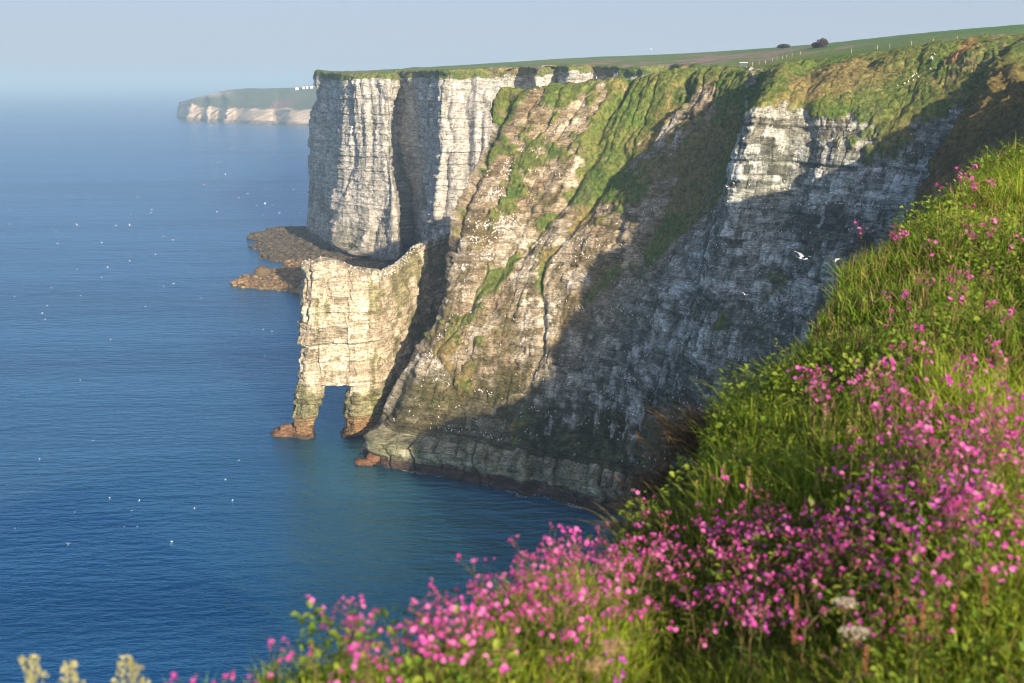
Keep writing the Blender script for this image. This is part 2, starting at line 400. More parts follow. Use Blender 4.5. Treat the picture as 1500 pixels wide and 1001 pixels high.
# ochre earth on the lit slope, lichen and painted shade on the wall
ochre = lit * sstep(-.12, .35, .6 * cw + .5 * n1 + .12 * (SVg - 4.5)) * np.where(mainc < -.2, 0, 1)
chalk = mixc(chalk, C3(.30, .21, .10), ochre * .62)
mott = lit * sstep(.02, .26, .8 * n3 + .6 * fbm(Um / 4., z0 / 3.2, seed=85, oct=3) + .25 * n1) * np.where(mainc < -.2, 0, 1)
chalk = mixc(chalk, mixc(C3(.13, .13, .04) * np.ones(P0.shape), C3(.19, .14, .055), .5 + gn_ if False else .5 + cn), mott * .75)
dark = (1 - lit) * np.where(mainc < -.2, 0, 1) * lerp(1, .62, sstep(6.35, 6.8, SVg + .3 * n1))  # wall tone painted greyer where shadow lies, less at its sunlit top
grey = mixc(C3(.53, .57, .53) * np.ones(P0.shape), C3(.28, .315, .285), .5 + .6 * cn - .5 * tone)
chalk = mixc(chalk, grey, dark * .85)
stain_shade = sstep(-.10, .22, .75 * cw + .45 * cs + .15 * cn + .10 * np.interp(z0, [0, 25, 45, 70, 100], [3.5, 1.8, .3, -.2, -.6]))
chalk = mixc(chalk, C3(.065, .078, .052), stain_shade * dark * .68)  # lichen stain, made heavier to darken the shaded wall
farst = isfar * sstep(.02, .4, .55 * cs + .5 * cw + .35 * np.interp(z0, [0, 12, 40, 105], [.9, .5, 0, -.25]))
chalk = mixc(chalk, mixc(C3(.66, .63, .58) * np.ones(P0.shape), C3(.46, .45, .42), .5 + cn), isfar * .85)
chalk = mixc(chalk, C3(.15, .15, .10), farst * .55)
alg = np.where(mainc < -.2, 0, sstep(.35, .75, np.interp(z0, [0, 6, 14, 22, 34], [1, 1, .85, .5, 0]) + .5 * cw + .3 * cn + .1 * n1))
chalk = mixc(chalk, C3(.085, .085, .03), alg * lerp(.9, .72, lit))
ledgec = (SVg < 3.05) & (mainc > -.2)
lc = mixc(C3(.46, .44, .30) * np.ones(P0.shape), C3(.20, .20, .10), .4 + cn)
lc = mixc(lc, C3(.10, .07, .06), sstep(3.6, 2.4, z0 + .9 * cn + .5 * cw))
lc = mixc(lc, C3(.04, .04, .03), ljoint * .85)
chalk = np.where(ledgec[..., None], lc, chalk)
tide = sstep(7, 3, z0 + 2 * cw) * isfar
chalk = mixc(chalk, C3(.08, .075, .05), tide * .8)
gn = fbm(P0[..., 0] / 6., P0[..., 1] / 6., z0 / 7., seed=91, oct=4); gf = fbm(P0[..., 0] / 1.3, P0[..., 1] / 1.3, z0 / 1.3, seed=93, oct=3)
grass = mixc(C3(.085, .145, .028) * np.ones(P0.shape), C3(.16, .175, .045), .5 + gn + .4 * gf)
grass = mixc(grass, C3(.25, .185, .08), sstep(.05, .45, .75 * n2 - .5 * n1 + .35 * gf + .12 * (7.2 - SVg) * lit) * np.interp(SVg, [0, 8.2, 9], [.85, .7, .3]))
grass = mixc(grass, C3(.33, .20, .23), sstep(.30, .46, fbm(P0[..., 0] / 10., P0[..., 1] / 10., seed=97, oct=3) + .2 * gf) * np.interp(SVg, [0, 8, 8.5, 10], [0, .1, .75, .75]))
brown = mixc(C3(.24, .155, .055) * np.ones(P0.shape), C3(.11, .085, .03), .5 + 1.1 * gn + .5 * gf)
grass = mixc(grass, brown, spurw * np.interp(SVg, [0, 8, 8.6, 10], [.95, .8, .2, 0]))
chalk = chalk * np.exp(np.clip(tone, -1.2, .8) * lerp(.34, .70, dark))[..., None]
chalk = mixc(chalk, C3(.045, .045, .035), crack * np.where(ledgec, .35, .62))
guano = sstep(.40, .56, fbm(Um / 1.5, z0 / 5., seed=111, oct=4) + .25 * vnoise(Um / 9., z0 / 2.6, seed=113)) * (z0 > 12) * np.where(mainc < -.2, .2, lerp(.9, .15, lit))
chalk = mixc(chalk, C3(.74, .74, .71), guano * .5)
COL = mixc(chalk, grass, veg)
COL = np.clip(COL * (1 + .22 * gf)[..., None], .01, .8)
# a raw orange slip scar high on the right
qx, qy = to_px(P0)
scar = np.exp(-((((qx - 1406) * .8 - (qy - 72) * .6) / 25) ** 2 + (((qx - 1406) * .6 + (qy - 72) * .8) / 8) ** 2) ** 1.5) * (mainc > 8)
COL = mixc(COL, C3(.42, .23, .09), np.clip(scar * 1.6 + .25 * gf * scar, 0, 1))

def cliff_material(name):
    m = NT(name)
    at = m.n('ShaderNodeAttribute', attribute_name='tint'); vg = m.n('ShaderNodeAttribute', attribute_name='turf')
    pos = m.n('ShaderNodeNewGeometry').outputs['Position']
    f1 = m.noise(pos, 1.6, 6, .65); f2 = m.noise(pos, .55, 4, .6)
    k = m.math('ADD', m.math('MULTIPLY', f1, .9), m.math('MULTIPLY', f2, .5))
    bed = m.noise(m.mapping(pos, (.30, .30, 1.5)), 1.0, 6, .7); bed2 = m.noise(m.mapping(pos, (1.3, 1.3, .45)), 1.0, 5, .7)
    c = m.mix(1.0, at.outputs['Color'], m.ramp(k, [(.42, .52), (.7, 1.0), (.98, 1.4)]), 'MULTIPLY')
    # cracks: thin dark bed joints and upright joints
    st = m.mapping(pos, (.25, .25, 1.5)); vo = m.n('ShaderNodeTexVoronoi', feature='DISTANCE_TO_EDGE'); vo.inputs['Scale'].default_value = .8; m.l(st, vo.inputs['Vector'])
    cr = m.ramp(vo.outputs['Distance'], [(.0, .28), (.055, 1.0)])
    vo2 = m.n('ShaderNodeTexVoronoi', feature='DISTANCE_TO_EDGE'); vo2.inputs['Scale'].default_value = 1.9; m.l(st, vo2.inputs['Vector']); cr = m.mix(1.0, cr, m.ramp(vo2.outputs['Distance'], [(.0, .5), (.07, 1.0)]), 'MULTIPLY')
    rk = m.math('SUBTRACT', 1.0, vg.outputs['Fac'])
    c = m.mix(m.math('MULTIPLY', rk, .8), c, m.mix(1.0, c, cr, 'MULTIPLY'))
    lich = m.ramp(m.math('ADD', m.math('MULTIPLY', bed, .6), m.math('MULTIPLY', bed2, .4)), [(.38, .5), (.50, 1.0), (.66, 1.15)])
    c = m.mix(rk, c, m.mix(1.0, c, lich, 'MULTIPLY'))
    tf = m.ramp(m.noise(m.mapping(pos, (1., 1., .6)), 1.1, 5, .7), [(.36, .5), (.52, 1.0), (.7, 1.5)])
    c = m.mix(vg.outputs['Fac'], c, m.mix(1.0, c, tf, 'MULTIPLY'))
    m.l(c, m.b.inputs['Base Color']); m.b.inputs['Roughness'].default_value = .92; m.b.inputs['Specular IOR Level'].default_value = .15
    bp = m.n('ShaderNodeBump'); bp.inputs['Strength'].default_value = 1.0; bp.inputs['Distance'].default_value = .45
    m.l(m.math('ADD', f1, m.math('MULTIPLY', m.noise(pos, 5.0, 3, .6), .5)), bp.inputs['Height']); m.l(bp.outputs['Normal'], m.b.inputs['Normal'])
    return m.m
M_CLIFF = cliff_material('weathered_chalk')
def piece(name, i0, i1, label):
    a, b = int(np.searchsorted(CU, i0)), int(np.searchsorted(CU, i1)) + 1
    s = slice(a, min(b, NU))
    V = PD[s].reshape(-1, 3)
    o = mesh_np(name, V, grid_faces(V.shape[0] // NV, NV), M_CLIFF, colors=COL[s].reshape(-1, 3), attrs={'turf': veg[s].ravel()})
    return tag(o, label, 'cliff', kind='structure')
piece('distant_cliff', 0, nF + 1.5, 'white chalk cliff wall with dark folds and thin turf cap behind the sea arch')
piece('cliff_headland', nF + 1.5, nF + nL + nM, 'broad sloping headland with gullied green turf above and grey shaded chalk wall below')
piece('near_cliff', nF + nL + nM, len(all_cols) - 1, 'brown grassy bluff jutting out at the right above the meadow edge')

# ---------------------------------------------------------------- inland turf sheet
def in_poly(x, y, poly):
    inside = np.zeros(x.shape, bool); n = len(poly); j = n - 1
    for i in range(n):
        xi, yi = poly[i]; xj, yj = poly[j]
        c = ((yi > y) != (yj > y))
        with np.errstate(divide='ignore', invalid='ignore'): xc = (xj - xi) * (y - yi) / (yj - yi) + xi
        inside ^= c & (x < xc); j = i
    return inside
pxs = np.linspace(440, 2600, 420); Ys = np.concatenate([np.linspace(40, 380, 100), np.geomspace(384, 2600, 150)])
gx = (pxs[:, None] - CX) / FPX * Ys[None, :] * cp; gy = np.repeat(Ys[None, :], len(pxs), 0)
gz = land(gx, gy); gz = gz + .35 * fbm(gx / 9., gy / 9., seed=101, oct=3) - .25
gz -= np.clip(gy - 1200, 0, None) * .03
T = np.gradient(EDGE, axis=0); Nn = np.stack([-T[:, 1], T[:, 0]], -1); Nn /= np.linalg.norm(Nn, axis=1, keepdims=True)
inner = [tuple(p) for p in (EDGE + Nn * 10)]
poly = inner[:nF + nL + nM + 9] + [(400, 50), (4000, 50), (4000, 4000), (-200, 4000)]
ins = in_poly(gx, gy, poly)
keep = ins[:-1, :-1] & ins[1:, :-1] & ins[1:, 1:] & ins[:-1, 1:]
gg = fbm(gx / 40., gy / 40., seed=103, oct=4); g3 = fbm(gx / 7., gy / 7., seed=105, oct=3)
sx, sy = to_px(np.stack([gx, gy, gz], -1))
gc = mixc(C3(.10, .19, .04) * np.ones(gx.shape + (3,)), C3(.19, .215, .06), .5 + gg + .4 * g3)
campion = sstep(.02, .22, .5 * gg + .4 * g3 + .35 * np.exp(-((gy - 640) / 170) ** 2) * sstep(60, 200, 900 - gx * 1.2) - .26)
gc = mixc(gc, C3(.36, .19, .25), campion * .7)
crop = sstep(560, 640, gy + gx * .9 - 130) * 0 + sstep(14, 22, gz - 100 + 4 * gg) * sstep(300, 380, gy)
gc = mixc(gc, C3(.085, .20, .045), crop * .85)
ft = tag(mesh_np('grassland', np.stack([gx, gy, gz], -1).reshape(-1, 3), grid_faces(len(pxs), len(Ys), keep), M_CLIFF, colors=gc.reshape(-1, 3), attrs={'turf': np.ones(gx.size)}),
    'green clifftop pasture with pink drifts running to the skyline', 'pasture', kind='structure')
# ================================================================ SEA ARCH
def ring_block(zs, outline, disp_seed, ztop=None, cap=6, ns=(150, 26)):
    """outline(z_fraction array) -> xl, xr (n), front(x), back(x) functions; rings of a rounded rectangle"""
    pass
def fin_yc(px): return np.interp(px, [400, 520, 555, 585, 610, 640, 690, 720], [304.5, 304.5, 308, 321, 334, 347, 360, 365])
def fin_block(name_parts, xl, xr, zb, zt, lv, nf, nb_, half=(4.6, 5.0), cap=8, seed=1):
    """xl,xr: (z->px) knots; zb: bottom z; zt: f(px)->top z. returns V,F"""
    t = np.linspace(0, 1, lv)
    s = np.concatenate([np.linspace(0, 1, nf, endpoint=False), np.linspace(1, 2, nb_, endpoint=False), np.linspace(2, 3, nf // 2, endpoint=False), np.linspace(3, 4, nb_, endpoint=False)])
    rows = []
    def ring(tt, shrink):
        zref = lerp(zb, zt(0.5 * (xl(zb) + xr(zb))), tt)
        a, b = xl(zref), xr(zref)
        fx = np.where(s < 1, s, np.where(s < 2, 1, np.where(s < 3, 3 - s, 0)))
        fy = np.where(s < 1, -1, np.where(s < 2, -1 + 2 * (s - 1), np.where(s < 3, 1, 1 - 2 * (s - 3))))
        # round the corners
        ex = (fx * 2 - 1); w = (b - a) / 2 / FPX * 305
        r = 2.2
        corner = np.clip((np.abs(ex) * w - (w - r)) / r, 0, 1) * np.clip((np.abs(fy) * half[0] - (half[0] - r)) / r, 0, 1)
        k = 1 - .25 * corner
        px = (a + b) / 2 + ex * (b - a) / 2 * (1 - .06 * corner)
        y = fin_yc(px) + fy * np.where(fy < 0, half[0], half[1]) * k * shrink
        z = zb + (zt(px) - zb) * tt
        x = (px - CX) / FPX * (y * cp + (CAMZ - z) * sp)
        return np.stack([x, y, z], -1)
    for tt in t: rows.append(ring(tt, 1.0))
    for c in range(1, cap + 1):
        q = ring(1.0, 1 - c / cap * .97); q[:, 2] += .9 * math.sin(c / cap * 1.5); rows.append(q)
    rows = np.array(rows)
    low = [ring(0, 1 - c / 4 * .97) for c in range(4, 0, -1)]
    rows = np.concatenate([np.array(low), rows])
    return rows
def pin(k, v): return lambda z: np.interp(z, k, v)
arch_rows = []
zc = PY(490, 560, 300)[2]
TK = [430, 447, 470, 500, 528, 560, 585, 605, 640, 668, 720]; TY = [389, 389, 385, 391, 401, 402, 388, 368, 352, 345, 305]
TZ = [PY(k, y, float(fin_yc(k)) - 1.5)[2] for k, y in zip(TK, TY)]
ztop = lambda px: np.interp(px, TK, TZ)
zk = lambda py: PY(450, py, 300)[2]
arch_rows.append((fin_block('', pin([zk(560), zk(545), zk(480), zk(430), zk(385)], [437, 437, 441, 446, 448]), pin([0, 30, 45, 60], [668, 668, 712, 716]), zc - 1.2, ztop, 190, 260, 24, seed=1)))
arch_rows.append((fin_block('', pin([-3, 0, 8, zc], [427, 430, 433, 437]), pin([-3, 0, 8, zc], [462, 459, 463, 477]), -3., lambda px: np.full(np.shape(px), zc), 90, 60, 24, half=(4.2, 4.4), seed=2)))
arch_rows.append((fin_block('', pin([-3, 0, 4, 14, zc], [500, 502, 507, 514, 510]), pin([0, 100], [655, 660]), -3., lambda px: np.full(np.shape(px), zc), 90, 180, 24, half=(4.3, 4.8), seed=3)))
arch_rows.append((fin_block('', pin([-3, 0, 3], [399, 402, 412]), pin([-3, 3], [452, 446]), -3., lambda px: np.interp(px, [400, 412, 450], [.8, 1.9, 3.2]), 16, 60, 14, half=(2.6, 3.0), seed=4)))
AV, AF, AC, off = [], [], [], 0
for bi, rows in enumerate(arch_rows):
    a, b = rows.shape[:2]
    rw = np.concatenate([rows, rows[:, :1]], 1)
    N = -grid_normals(rw); 
    cen = rows.reshape(-1, 3).mean(0)
    # outward check on the front sheet
    f = N[a // 2, 10]
    if f[1] > 0: N = -N
    side = np.abs(N[..., 0]) > .7
    along = np.where(side, rw[..., 1] + 400, rw[..., 0] + 200)
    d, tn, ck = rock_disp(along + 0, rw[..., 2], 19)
    edge = np.minimum(np.arange(a), a - 1 - np.arange(a)) 
    amt = np.clip(edge / 8., .2, 1)[:, None]
    D = rw + N * (d * .8 * amt + .9 * fbm(rw[..., 0] / 9., rw[..., 2] / 9., rw[..., 1] / 9., seed=5, oct=2) * amt)[..., None]
    D[:, -1] = D[:, 0]
    z = rw[..., 2]; x = rw[..., 0]
    c1 = fbm(x / 2.2, z / 1.5, rw[..., 1] / 3, seed=81, oct=4); c2 = fbm(x / 9., z / 9., seed=183, oct=3); c3 = fbm(x / 1.6, z / 10., seed=187, oct=3)
    cc = mixc(C3(.68, .585, .44) * np.ones(rw.shape), C3(.50, .41, .285), .45 + 1. * c1 - .5 * tn)
    cc = mixc(cc, C3(.19, .19, .06), sstep(.12, .42, c3 * .8 + c2 * .5 + .02 * (x + 40) * .5) * .7)
    cc = mixc(cc, C3(.13, .14, .04), sstep(.4, .8, np.interp(z, [6, 8, 13, 20], [.95, 1, .7, 0]) + .6 * c2) * .75)
    cc = mixc(cc, C3(.36, .22, .11), sstep(7.5, 5.5, z + 1.2 * c2) * .9)
    cc = mixc(cc, C3(.10, .065, .05), sstep(1.6, .7, z + .8 * c1))
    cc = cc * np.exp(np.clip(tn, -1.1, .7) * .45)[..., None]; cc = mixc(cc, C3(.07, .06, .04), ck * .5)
    if bi == 3: cc = mixc(C3(.32, .19, .11) * np.ones(rw.shape), C3(.16, .08, .05), .5 + c1)
    AV.append(D.reshape(-1, 3)); AF.append(grid_faces(a, b + 1) + off); AC.append(cc.reshape(-1, 3)); off += a * (b + 1)
AVc = np.concatenate(AV)
arch = mesh_np('sea_arch', AVc, np.concatenate(AF), M_CLIFF, colors=np.clip(np.concatenate(AC), .01, .8), attrs={'turf': np.zeros(len(AVc))})
tag(arch, 'sunlit chalk sea arch standing on two legs in the water at the headland tip', 'sea arch', kind='structure')

# ================================================================ FAR HEADLAND ACROSS THE BAY
fh = [((262, 158, 3300), 3330), ((270, 152, 2980), 2970), ((285, 154, 2880), 2860), ((292, 158, 2900), 2890), ((308, 157, 2800), 2770), ((318, 160, 2840), 2820), ((335, 160, 2740), 2720), ((343, 160, 2770), 2750),
      ((372, 161, 2690), 2670), ((400, 161, 2660), 2640), ((404, 161, 2690), 2680), ((425, 161, 2620), 2600), ((450, 162, 2590), 2570), ((480, 163, 2560), 2540), ((520, 164, 2500), 2480)]
fcols = []
for (t, by) in fh:
    T_ = PY(*t); px = t[0]
    B_ = PX(px - 2, by, 0.)
    crest = np.interp(px, [262, 285, 300, 330, 380, 440, 520], [150, 143, 138, 131.5, 130, 128.5, 126])
    M_ = PY(px + 4, (t[1] * .62 + crest * .38), t[2] + 130); K_ = PY(px + 8, crest, t[2] + 380)
    fcols.append([B_ - W(0, 0, 4), B_, B_ * .9 + T_ * .1 + W(0, 0, 2), T_, M_, K_, K_ + W(60, 700, -4)])
PF, UF, CUF, SVF = build_loft(fcols, [22] * (len(fcols) - 1), [1, 4, 26, 14, 12, 4])
NF_ = grid_normals(PF); SVf = np.repeat(SVF[None], PF.shape[0], 0)
rk = np.interp(SVf, [0, 1, 2.9, 3.2, 6], [1, 1, 1, .15, .1])
dd = 9 * fbm(UF / 50., PF[..., 2] / 120., seed=201, oct=3) + 7 * fbm(UF / 18., PF[..., 2] / 30., seed=205, oct=3)
PF2 = PF + NF_ * (dd * rk)[..., None]
PF2[..., 2] += 3 * fbm(PF[..., 0] / 60., PF[..., 1] / 60., seed=207, oct=3) * (SVf > 3.2)
b1 = fbm(UF / 14., PF[..., 2] / 8., seed=209, oct=3); b2 = fbm(PF[..., 0] / 70., PF[..., 1] / 70., seed=211, oct=3)
fc = mixc(C3(.56, .45, .36) * np.ones(PF.shape), C3(.34, .27, .2), .4 + b1)
fc = mixc(fc, C3(.20, .14, .12), sstep(9, 4, PF[..., 2] + 3 * b1))
fg_ = mixc(C3(.10, .12, .055) * np.ones(PF.shape), C3(.24, .14, .11), sstep(.0, .35, b2 + .5 * b1) * sstep(4.6, 3.6, SVf))
fg_ = mixc(fg_, C3(.12, .14, .085), sstep(4.5, 5.2, SVf))
fc = mixc(fc, fg_, sstep(2.95, 3.2, SVf + .12 * b1))
qx, qy = to_px(PF)
scarp = np.exp(-(((qx - 312) / 24) ** 2) ** 2) * np.exp(-((SVf - 4.75 + (qx - 300) * .004) / .22) ** 2)
fc = mixc(fc, C3(.5, .4, .32), scarp)
fhd = mesh_np('far_headland', PF2.reshape(-1, 3), grid_faces(*PF.shape[:2]), M_CLIFF, colors=np.clip(fc, .01, .8).reshape(-1, 3), attrs={'turf': np.ones(PF.size // 3)})
tag(fhd, 'hazy low headland with pale cliffs across the bay', 'headland', kind='structure')

# ================================================================ REEF AND BOULDERS
reef_px = [(365, 346), (400, 334), (452, 318), (500, 350), (560, 385), (560, 440), (452, 436), (405, 428), (356, 424), (342, 412), (352, 405), (402, 398), (425, 390), (388, 378), (372, 362)]
rp = [tuple(PZ(*q)[:2]) for q in reef_px]
rx, ry = np.meshgrid(np.linspace(-215, -55, 330), np.linspace(505, 760, 420), indexing='ij')
jx, jy = rx + 5 * fbm(rx / 12., ry / 12., seed=301, oct=3), ry + 9 * fbm(rx / 14., ry / 14., seed=303, oct=3)
ins = in_poly(jx, jy, rp).astype(float)
for _ in range(7):
    p_ = np.pad(ins, 1, mode='edge'); ins = (p_[:-2, 1:-1] + p_[2:, 1:-1] + p_[1:-1, :-2] + p_[1:-1, 2:] + p_[1:-1, 1:-1]) / 5
rn = fbm(rx / 3., ry / 3., seed=305, oct=4); rn2 = np.abs(vnoise(rx / 2.2, ry / 3.4, seed=309))
rz = -1.6 + 2.5 * ins + 1.1 * rn * ins + .8 * rn2 * ins
rc = mixc(C3(.36, .235, .12) * np.ones(rx.shape + (3,)), C3(.16, .115, .065), .5 + 1.2 * rn)
rc = mixc(rc, C3(.06, .06, .05), sstep(590, 625, ry) * .75)  # cliff's shade painted over the inner reef
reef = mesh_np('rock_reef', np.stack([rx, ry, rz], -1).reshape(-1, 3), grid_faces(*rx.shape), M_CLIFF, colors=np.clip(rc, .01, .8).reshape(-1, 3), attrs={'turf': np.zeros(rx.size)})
tag(reef, 'brown weedy rock reef lying in the sea below the far wall', 'reef', kind='structure')
import bmesh
bm = bmesh.new(); bmesh.ops.create_icosphere(bm, subdivisions=2, radius=1.0)
bm.verts.ensure_lookup_table(); ico_v = np.array([v.co[:] for v in bm.verts]); ico_f = np.array([[v.index for v in f.verts] for f in bm.faces]); bm.free()
cand = np.argwhere((ins > .25)); cand = cand[rng.integers(0, len(cand), 2600)]
BV, BF, BC = [], [], []
for k, (i, j) in enumerate(cand):
    s = rng.lognormal(-.35, .45); v = ico_v * (1 + .25 * vnoise(ico_v[:, 0] * 1.3 + k, ico_v[:, 1] * 1.3, ico_v[:, 2] * 1.3, seed=3))[:, None]
    v = v * np.array([1.1, 1., .7]) * s; a = rng.uniform(0, 6.28); ca, sa = math.cos(a), math.sin(a)
    v = np.stack([v[:, 0] * ca - v[:, 1] * sa, v[:, 0] * sa + v[:, 1] * ca, v[:, 2]], -1)
    BV.append(v + np.array([rx[i, j] + rng.normal() * .4, ry[i, j] + rng.normal() * .4, max(rz[i, j], -.1) + .2 * s])); BF.append(ico_f + k * len(ico_v))
    t = rng.random(); base = lerp(C3(.38, .25, .13), C3(.17, .125, .075), t)
    BC.append(np.repeat((lerp(base, C3(.07, .07, .06), .75 if ry[i, j] > 612 else .0))[None], len(ico_v), 0))  # boulders nearer the cliff get the same painted shade
BV = np.concatenate(BV)
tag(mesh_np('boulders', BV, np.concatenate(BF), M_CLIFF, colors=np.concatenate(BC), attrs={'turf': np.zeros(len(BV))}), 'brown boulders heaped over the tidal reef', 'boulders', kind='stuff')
# blocks at the headland tip
def boulder(name, px, py, s, c, label, z=.6, sq=(1, 1, .8)):
    p = PZ(px, py, z)
    v = np.sign(ico_v) * np.abs(ico_v) ** .7
    v = v * (1 + .2 * vnoise(ico_v[:, 0] * 1.4 + px, ico_v[:, 1] * 1.4, ico_v[:, 2] * 1.4, seed=4))[:, None] * np.array(sq) * s
    o = mesh_np(name, v, ico_f, M_CLIFF, colors=np.repeat(np.array(c)[None], len(v), 0), attrs={'turf': np.zeros(len(v))}); o.location = p
    return tag(o, label, 'boulder')
boulder('boulder', 561, 662, 1.9, (.40, .34, .15), 'pale upright boulder perched on the ledge at the headland tip', 3.0, (.8, .8, 1.1))
boulder('boulder', 549, 672, 2.3, (.24, .12, .07), 'reddish square boulder at the waterline of the headland tip', 1.2)
boulder('boulder', 533, 677, 1.8, (.22, .11, .065), 'outermost low reddish boulder awash beside the headland tip', .5, (1.5, 1, .6))

# ================================================================ SEA
m = NT('sea_water')
geo = m.n('ShaderNodeNewGeometry'); pos = geo.outputs['Position']
def wavetex(scale, rot, det, rough=.55): return m.noise(m.mapping(pos, scale, (0, 0, rot)), 1.0, det, rough)
w1 = wavetex((.035, .13, .1), R(-16), 3); w2 = wavetex((.16, .42, .3), R(-24), 4, .6); w3 = wavetex((.9, 1.7, 1), R(-10), 3, .6); w4 = wavetex((.006, .022, .02), R(-6), 2)
h = m.math('ADD', m.math('ADD', m.math('MULTIPLY', w1, 1.6), m.math('MULTIPLY', w2, 1.5)), m.math('ADD', m.math('MULTIPLY', w3, .34), m.math('MULTIPLY', w4, 3.0)))
bp = m.n('ShaderNodeBump'); bp.inputs['Strength'].default_value = 1.0; bp.inputs['Distance'].default_value = 1.0
m.l(h, bp.inputs['Height']); m.l(bp.outputs['Normal'], m.b.inputs['Normal'])
slick = m.ramp(m.noise(m.mapping(pos, (.0016, .011, .01), (0, 0, R(-5))), 1.0, 3), [(.38, .0), (.58, 1.)])
m.l(m.mix(slick, (.035, .245, .41), (.09, .37, .55)), m.b.inputs['Base Color']); m.b.inputs['Metallic'].default_value = .94; m.b.inputs['Coat Weight'].default_value = .4; m.b.inputs['Coat IOR'].default_value = 1.33; m.b.inputs['Coat Roughness'].default_value = .2; m.l(bp.outputs['Normal'], m.b.inputs['Coat Normal'])
m.b.inputs['Roughness'].default_value = .26; m.b.inputs['IOR'].default_value = 1.333; m.b.inputs['Specular IOR Level'].default_value = .75; m.b.inputs['Specular Tint'].default_value = (.62, .86, 1.0, 1)
M_SEA = m.m
ang = np.linspace(R(-80), R(80), 60); rr = np.concatenate([[5], np.geomspace(40, 40000, 70)])
sx_ = np.sin(ang)[:, None] * rr[None]; sy_ = np.cos(ang)[:, None] * rr[None] - 150
tag(mesh_np('sea', np.stack([sx_, sy_, np.zeros_like(sx_)], -1).reshape(-1, 3), grid_faces(len(ang), len(rr))[:, ::-1], M_SEA, smooth=False), 'deep blue rippled sea reaching to the hazy horizon', 'sea', kind='structure')

# a little wash where the swell meets the rock
FV, FF = [], []
i0_ = int(np.searchsorted(CU, nF + nL - .6)); i1_ = int(np.searchsorted(CU, nF + nL + 9))
for k0 in range(i0_, i1_):
    c = PD[k0]; j = int(np.argmin(np.abs(c[:30, 2]))); n_ = N0[k0, 8].copy(); n_[2] = 0; n_ /= np.linalg.norm(n_) + 1e-9
    a = max(0., float(fbm(np.array([Um[k0, 0] / 5.]), np.array([0.]), seed=601, oct=3)[0] + .08)); w0_ = .15 + 2.6 * a * (.5 + float(hash1(np.array([k0]), 603)[0]))
    q = c[j] - n_ * .6; FV += [(q[0], q[1], .07), (q[0] + n_[0] * (w0_ + .6), q[1] + n_[1] * (w0_ + .6), .05)]
    if k0 > i0_ and a > 0.0: b_ = len(FV); FF.append((b_ - 4, b_ - 3, b_ - 1, b_ - 2))
fm = NT('foam'); fp = fm.n('ShaderNodeNewGeometry').outputs['Position']; tr0 = fm.n('ShaderNodeBsdfTransparent'); mx0 = fm.n('ShaderNodeMixShader')
fm.l(fm.ramp(fm.noise(fp, 2.2, 5, .7), [(.48, 0.), (.62, .8)]), mx0.inputs[0]); fm.l(tr0.outputs[0], mx0.inputs[1]); fm.l(fm.b.outputs[0], mx0.inputs[2]); fm.l(mx0.outputs[0], fm.N['Material Output'].inputs['Surface'])
fm.b.inputs['Base Color'].default_value = (.75, .78, .80, 1); fm.b.inputs['Roughness'].default_value = .9
tag(mesh_np('foam', np.array(FV), np.array(FF), fm.m, smooth=False), 'thin broken wash of foam along the foot of the headland', 'foam', kind='stuff')
# ================================================================ FOREGROUND MEADOW
LIP = [(-900, 1480, 1.2), (-400, 1370, 1.45), (0, 1260, 1.7), (150, 1200, 1.75), (300, 1110, 1.85), (400, 1072, 2.0), (480, 1035, 2.1), (600, 1000, 2.35), (780, 925, 2.7), (900, 868, 3.1), (960, 822, 3.5), (1000, 752, 3.95), (1045, 640, 4.4), (1100, 598, 4.6),
       (1180, 512, 5.4), (1300, 374, 6.9), (1400, 294, 8.0), (1500, 238, 9.2), (1700, 165, 11.), (2100, 130, 13.), (3500, 110, 14.)]
BRK = [(-900, 1500, 1.0), (-400, 1395, 1.25), (0, 1290, 1.45), (150, 1235, 1.5), (300, 1145, 1.6), (400, 1105, 1.75), (480, 1075, 1.85), (600, 1045, 2.0), (780, 968, 2.35), (900, 900, 2.7), (960, 850, 3.1), (1000, 795, 3.4), (1045, 735, 3.6), (1100, 668, 4.0),
       (1180, 545, 5.0), (1300, 392, 6.5), (1400, 309, 7.6), (1500, 250, 8.8), (1700, 178, 10.5), (2100, 140, 12.5), (3500, 115, 13.5)]
def polar(tab):
    p = np.array([PY(*q) for q in tab]); a = np.arctan2(p[:, 0], p[:, 1]); o = np.argsort(a)
    return a[o], np.hypot(p[:, 0], p[:, 1])[o], p[o, 2] - CAMZ
LA, LR, LZ = polar(LIP); BA, BR, BZ = polar(BRK)
def fg_lip(az): return np.interp(az, LA, LR)
def fg_z(x, y):
    """ground height of the meadow (world z)"""
    x, y = np.broadcast_arrays(np.asarray(x, float), np.asarray(y, float))
    az, r = np.arctan2(x, y), np.hypot(x, y)
    wob = .07 * vnoise(az * 22, az * 0, seed=401) + .05 * vnoise(az * 70, az * 0, seed=403)
    rl = np.interp(az, LA, LR) * (1 + wob); rb = np.minimum(np.interp(az, BA, BR) * (1 + .5 * wob), rl * .97)
    zl, zb = np.interp(az, LA, LZ), np.interp(az, BA, BZ)
    ks = [(0 * r, 0 * r - 1.52), (rb, zb), (rl, zl), (rl + .5, zl - .55), (rl + 2.5, zl - 3.6), (rl + 9, zl - 11), (rl + 40, zl - 60)]
    z = np.full(x.shape, -60.)
    for (r0, a), (r1, b) in zip(ks[:-1], ks[1:]):
        t = (r - r0) / np.maximum(r1 - r0, 1e-6); s = (t >= 0) & (t <= 1)
        z = np.where(s, lerp(a, b, t), z)
    b = .07 * fbm(x / 1.1, y / 1.1, seed=405, oct=3) + .07 * fbm(x / 3.5, y / 3.5, seed=407, oct=2) + .05 * fbm(x / .4, y / .4, seed=409, oct=2)
    return CAMZ + z + b * sstep(.2, 2.5, r)
